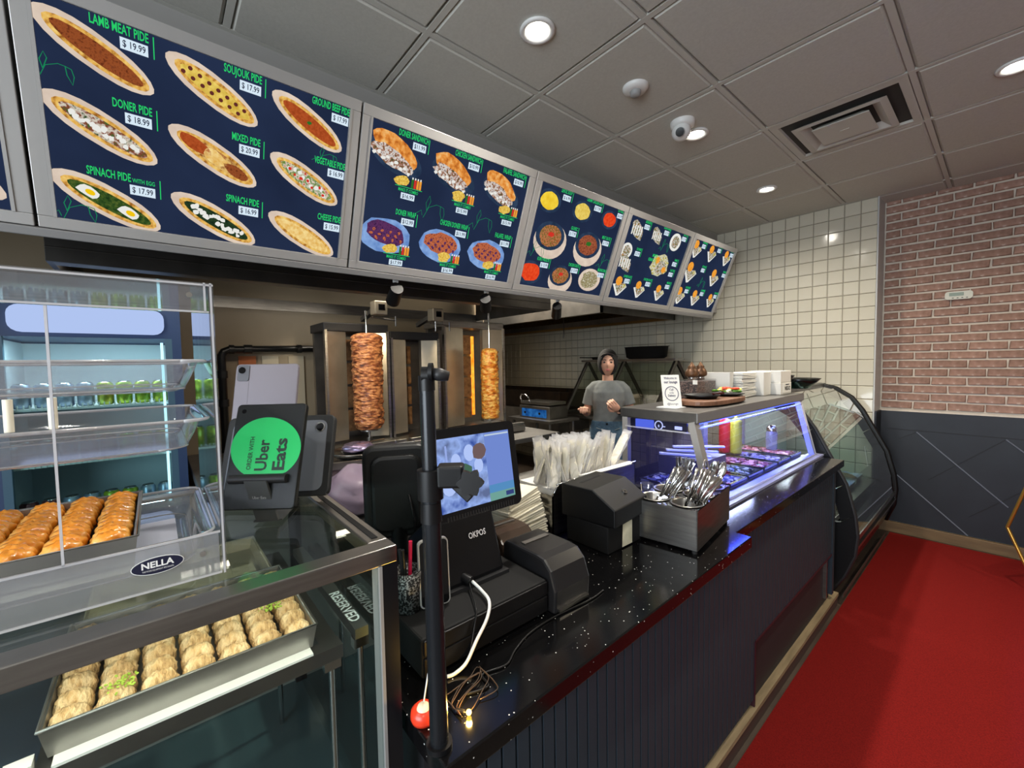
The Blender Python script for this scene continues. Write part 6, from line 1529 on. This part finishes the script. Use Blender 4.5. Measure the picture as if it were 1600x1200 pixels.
m = MB(TT1); m.disc((-.054, .088, .0064), .0045, .0045, 14); m.disc((-.054, .088, .0067), .002, .002, 10); m.build('camera_lens', BLACKG, t)
m = MB(); a_ = TT1 @ Vector((-.004, -.050, .018)); b_ = Vector((-.905, .152, 1.204)); ex = Vector((.65, .76, 0)).normalized() * .021
nrm = Vector((.02, -.017, 0)).normalized() * .003
m.add([a_ - ex - nrm, a_ + ex - nrm, a_ + ex + nrm, a_ - ex + nrm, b_ - ex - nrm, b_ + ex - nrm, b_ + ex + nrm, b_ - ex + nrm], [(0, 1, 2, 3), (7, 6, 5, 4), (0, 4, 5, 1), (1, 5, 6, 2), (2, 6, 7, 3), (3, 7, 4, 0)])
m.bar(b_ + Vector((0, 0, -.002)), b_ + Vector((-.09, .05, -.002)), .05, .003); sd_ = m.build('stand', M('stand_grey', (58, 60, 60), .5), t)
mid = a_.lerp(b_, .42) + nrm * 1.4; m = MB(); m.T = frame3(mid, ex, a_ - b_); m.text('Uber Eats', 0, -.002, .0055, .0004, w=.026, align='C', bold=.01); m.build('stand_lettering', M('stand_letters', (150, 152, 152), .5), sd_)
TT2 = frame3((-1.062, .206, 1.293), (.153, .182, .005), (-.083, -.005, .16))
t = thing('order_tablet', 'grey backed tablet in a thick black case directly behind the green stickered one', 'tablet', (-1.03, .21, 1.20))
m = MB(TT2); m.rbox(.245, .182, .016, .014); m.build('case', M('case_black', (34, 36, 38), .5), t, bevel=.003)
m = MB(TT2); m.T = TT2 @ Matrix.Translation((0, -.001, .0085)); m.rbox(.215, .158, .003, .016); m.build('back', M('tablet_grey', (118, 124, 134), .35, .15), t)
m = MB(TT2); m.cyl((.092, .062, .009), (.092, .062, .0125), .009, n=20); m.build('camera_lens', BLACKG, t); m = MB(TT2); m.lathe([(.0085, 0), (.011, 0), (.011, .003), (.0085, .003)], (.092, .062, .0095), 20); m.build('lens_ring', CHROME, t)
t = thing('order_tablet', 'tall silver tablet with a square camera bump, highest and farthest back on the case', 'tablet', (-1.19, .23, 1.20))
TT3 = frame3((-1.236, .214, 1.405), (.103, .122, 0), (-.36, -.1, .92))
m = MB(TT3); m.rbox(.163, .20, .008, .010); m.build('body', M('tablet_silver', (128, 122, 130), .4, .3), t, bevel=.002)
m = MB(TT3); m.box(-.045, -.0445, -.098, .098, .0042, .0044); m.build('back_line', M('line_grey', (120, 116, 122), .4), t)
m = MB(TT3); m.T = TT3 @ Matrix.Translation((-.060, .076, .0048)); m.rbox(.030, .042, .003, .005); m.build('camera_plate', M('cam_plate', (84, 84, 92), .3), t)
m = MB(TT3); m.cyl((-.063, .083, .006), (-.063, .083, .0085), .0085, n=20); m.build('camera_lens', BLACKG, t)
m = MB(); m.box(-1.26, -1.12, .17, .28, 1.2012, 1.212); m.cyl((-1.215, .222, 1.21), (-1.24, .216, 1.36), .010, n=12); q = TT3 @ Vector((0, -.10, .008)); m.bar(q - ex * 2.0, q + ex * 2.0, .02, .012); m.build('stand', BLACK, t)

# ================================================================ gold chair at the right edge
t = thing('gold_chair', 'chair with thin angular gold tube frame at the right edge by the dark wall', 'chair', (.36, 4.3, .008))
GOLD = M('gold_tube', (196, 150, 70), .3, .8)
hexp = [(.036, .39), (.19, .02), (.55, .02), (.70, .39), (.60, .74), (.13, .74)]

CHM = Matrix.Translation((.036, 4.12, 0)) @ Matrix.Rotation(math.radians(-25), 4, 'Z') @ Matrix.Translation((-.036, -4.12, 0))
for y in (4.12, 4.56):
    m = MB(CHM); 
    for k in range(6):
        a_, b_ = hexp[k], hexp[(k + 1) % 6]; m.cyl((a_[0], y, a_[1]), (b_[0], y, b_[1]), .009, n=10); m.ell((a_[0], y, a_[1]), (.0092, .0092, .0092), 10, 6)
    m.build('side_frame', GOLD, t)
m = MB(CHM); m.cyl((.19, 4.12, .45), (.19, 4.56, .45), .008, n=8); m.cyl((.60, 4.12, .45), (.60, 4.56, .45), .008, n=8); m.build('cross_bar', GOLD, t)
MB(CHM).box(.14, .64, 4.13, 4.55, .44, .51).build('seat', M('seat_black', (24, 24, 26), .7), t, bevel=.02)
MB(CHM).box(.60, .66, 4.13, 4.55, .51, .88).build('backrest', M('back_black', (24, 24, 26), .7), t, bevel=.02)
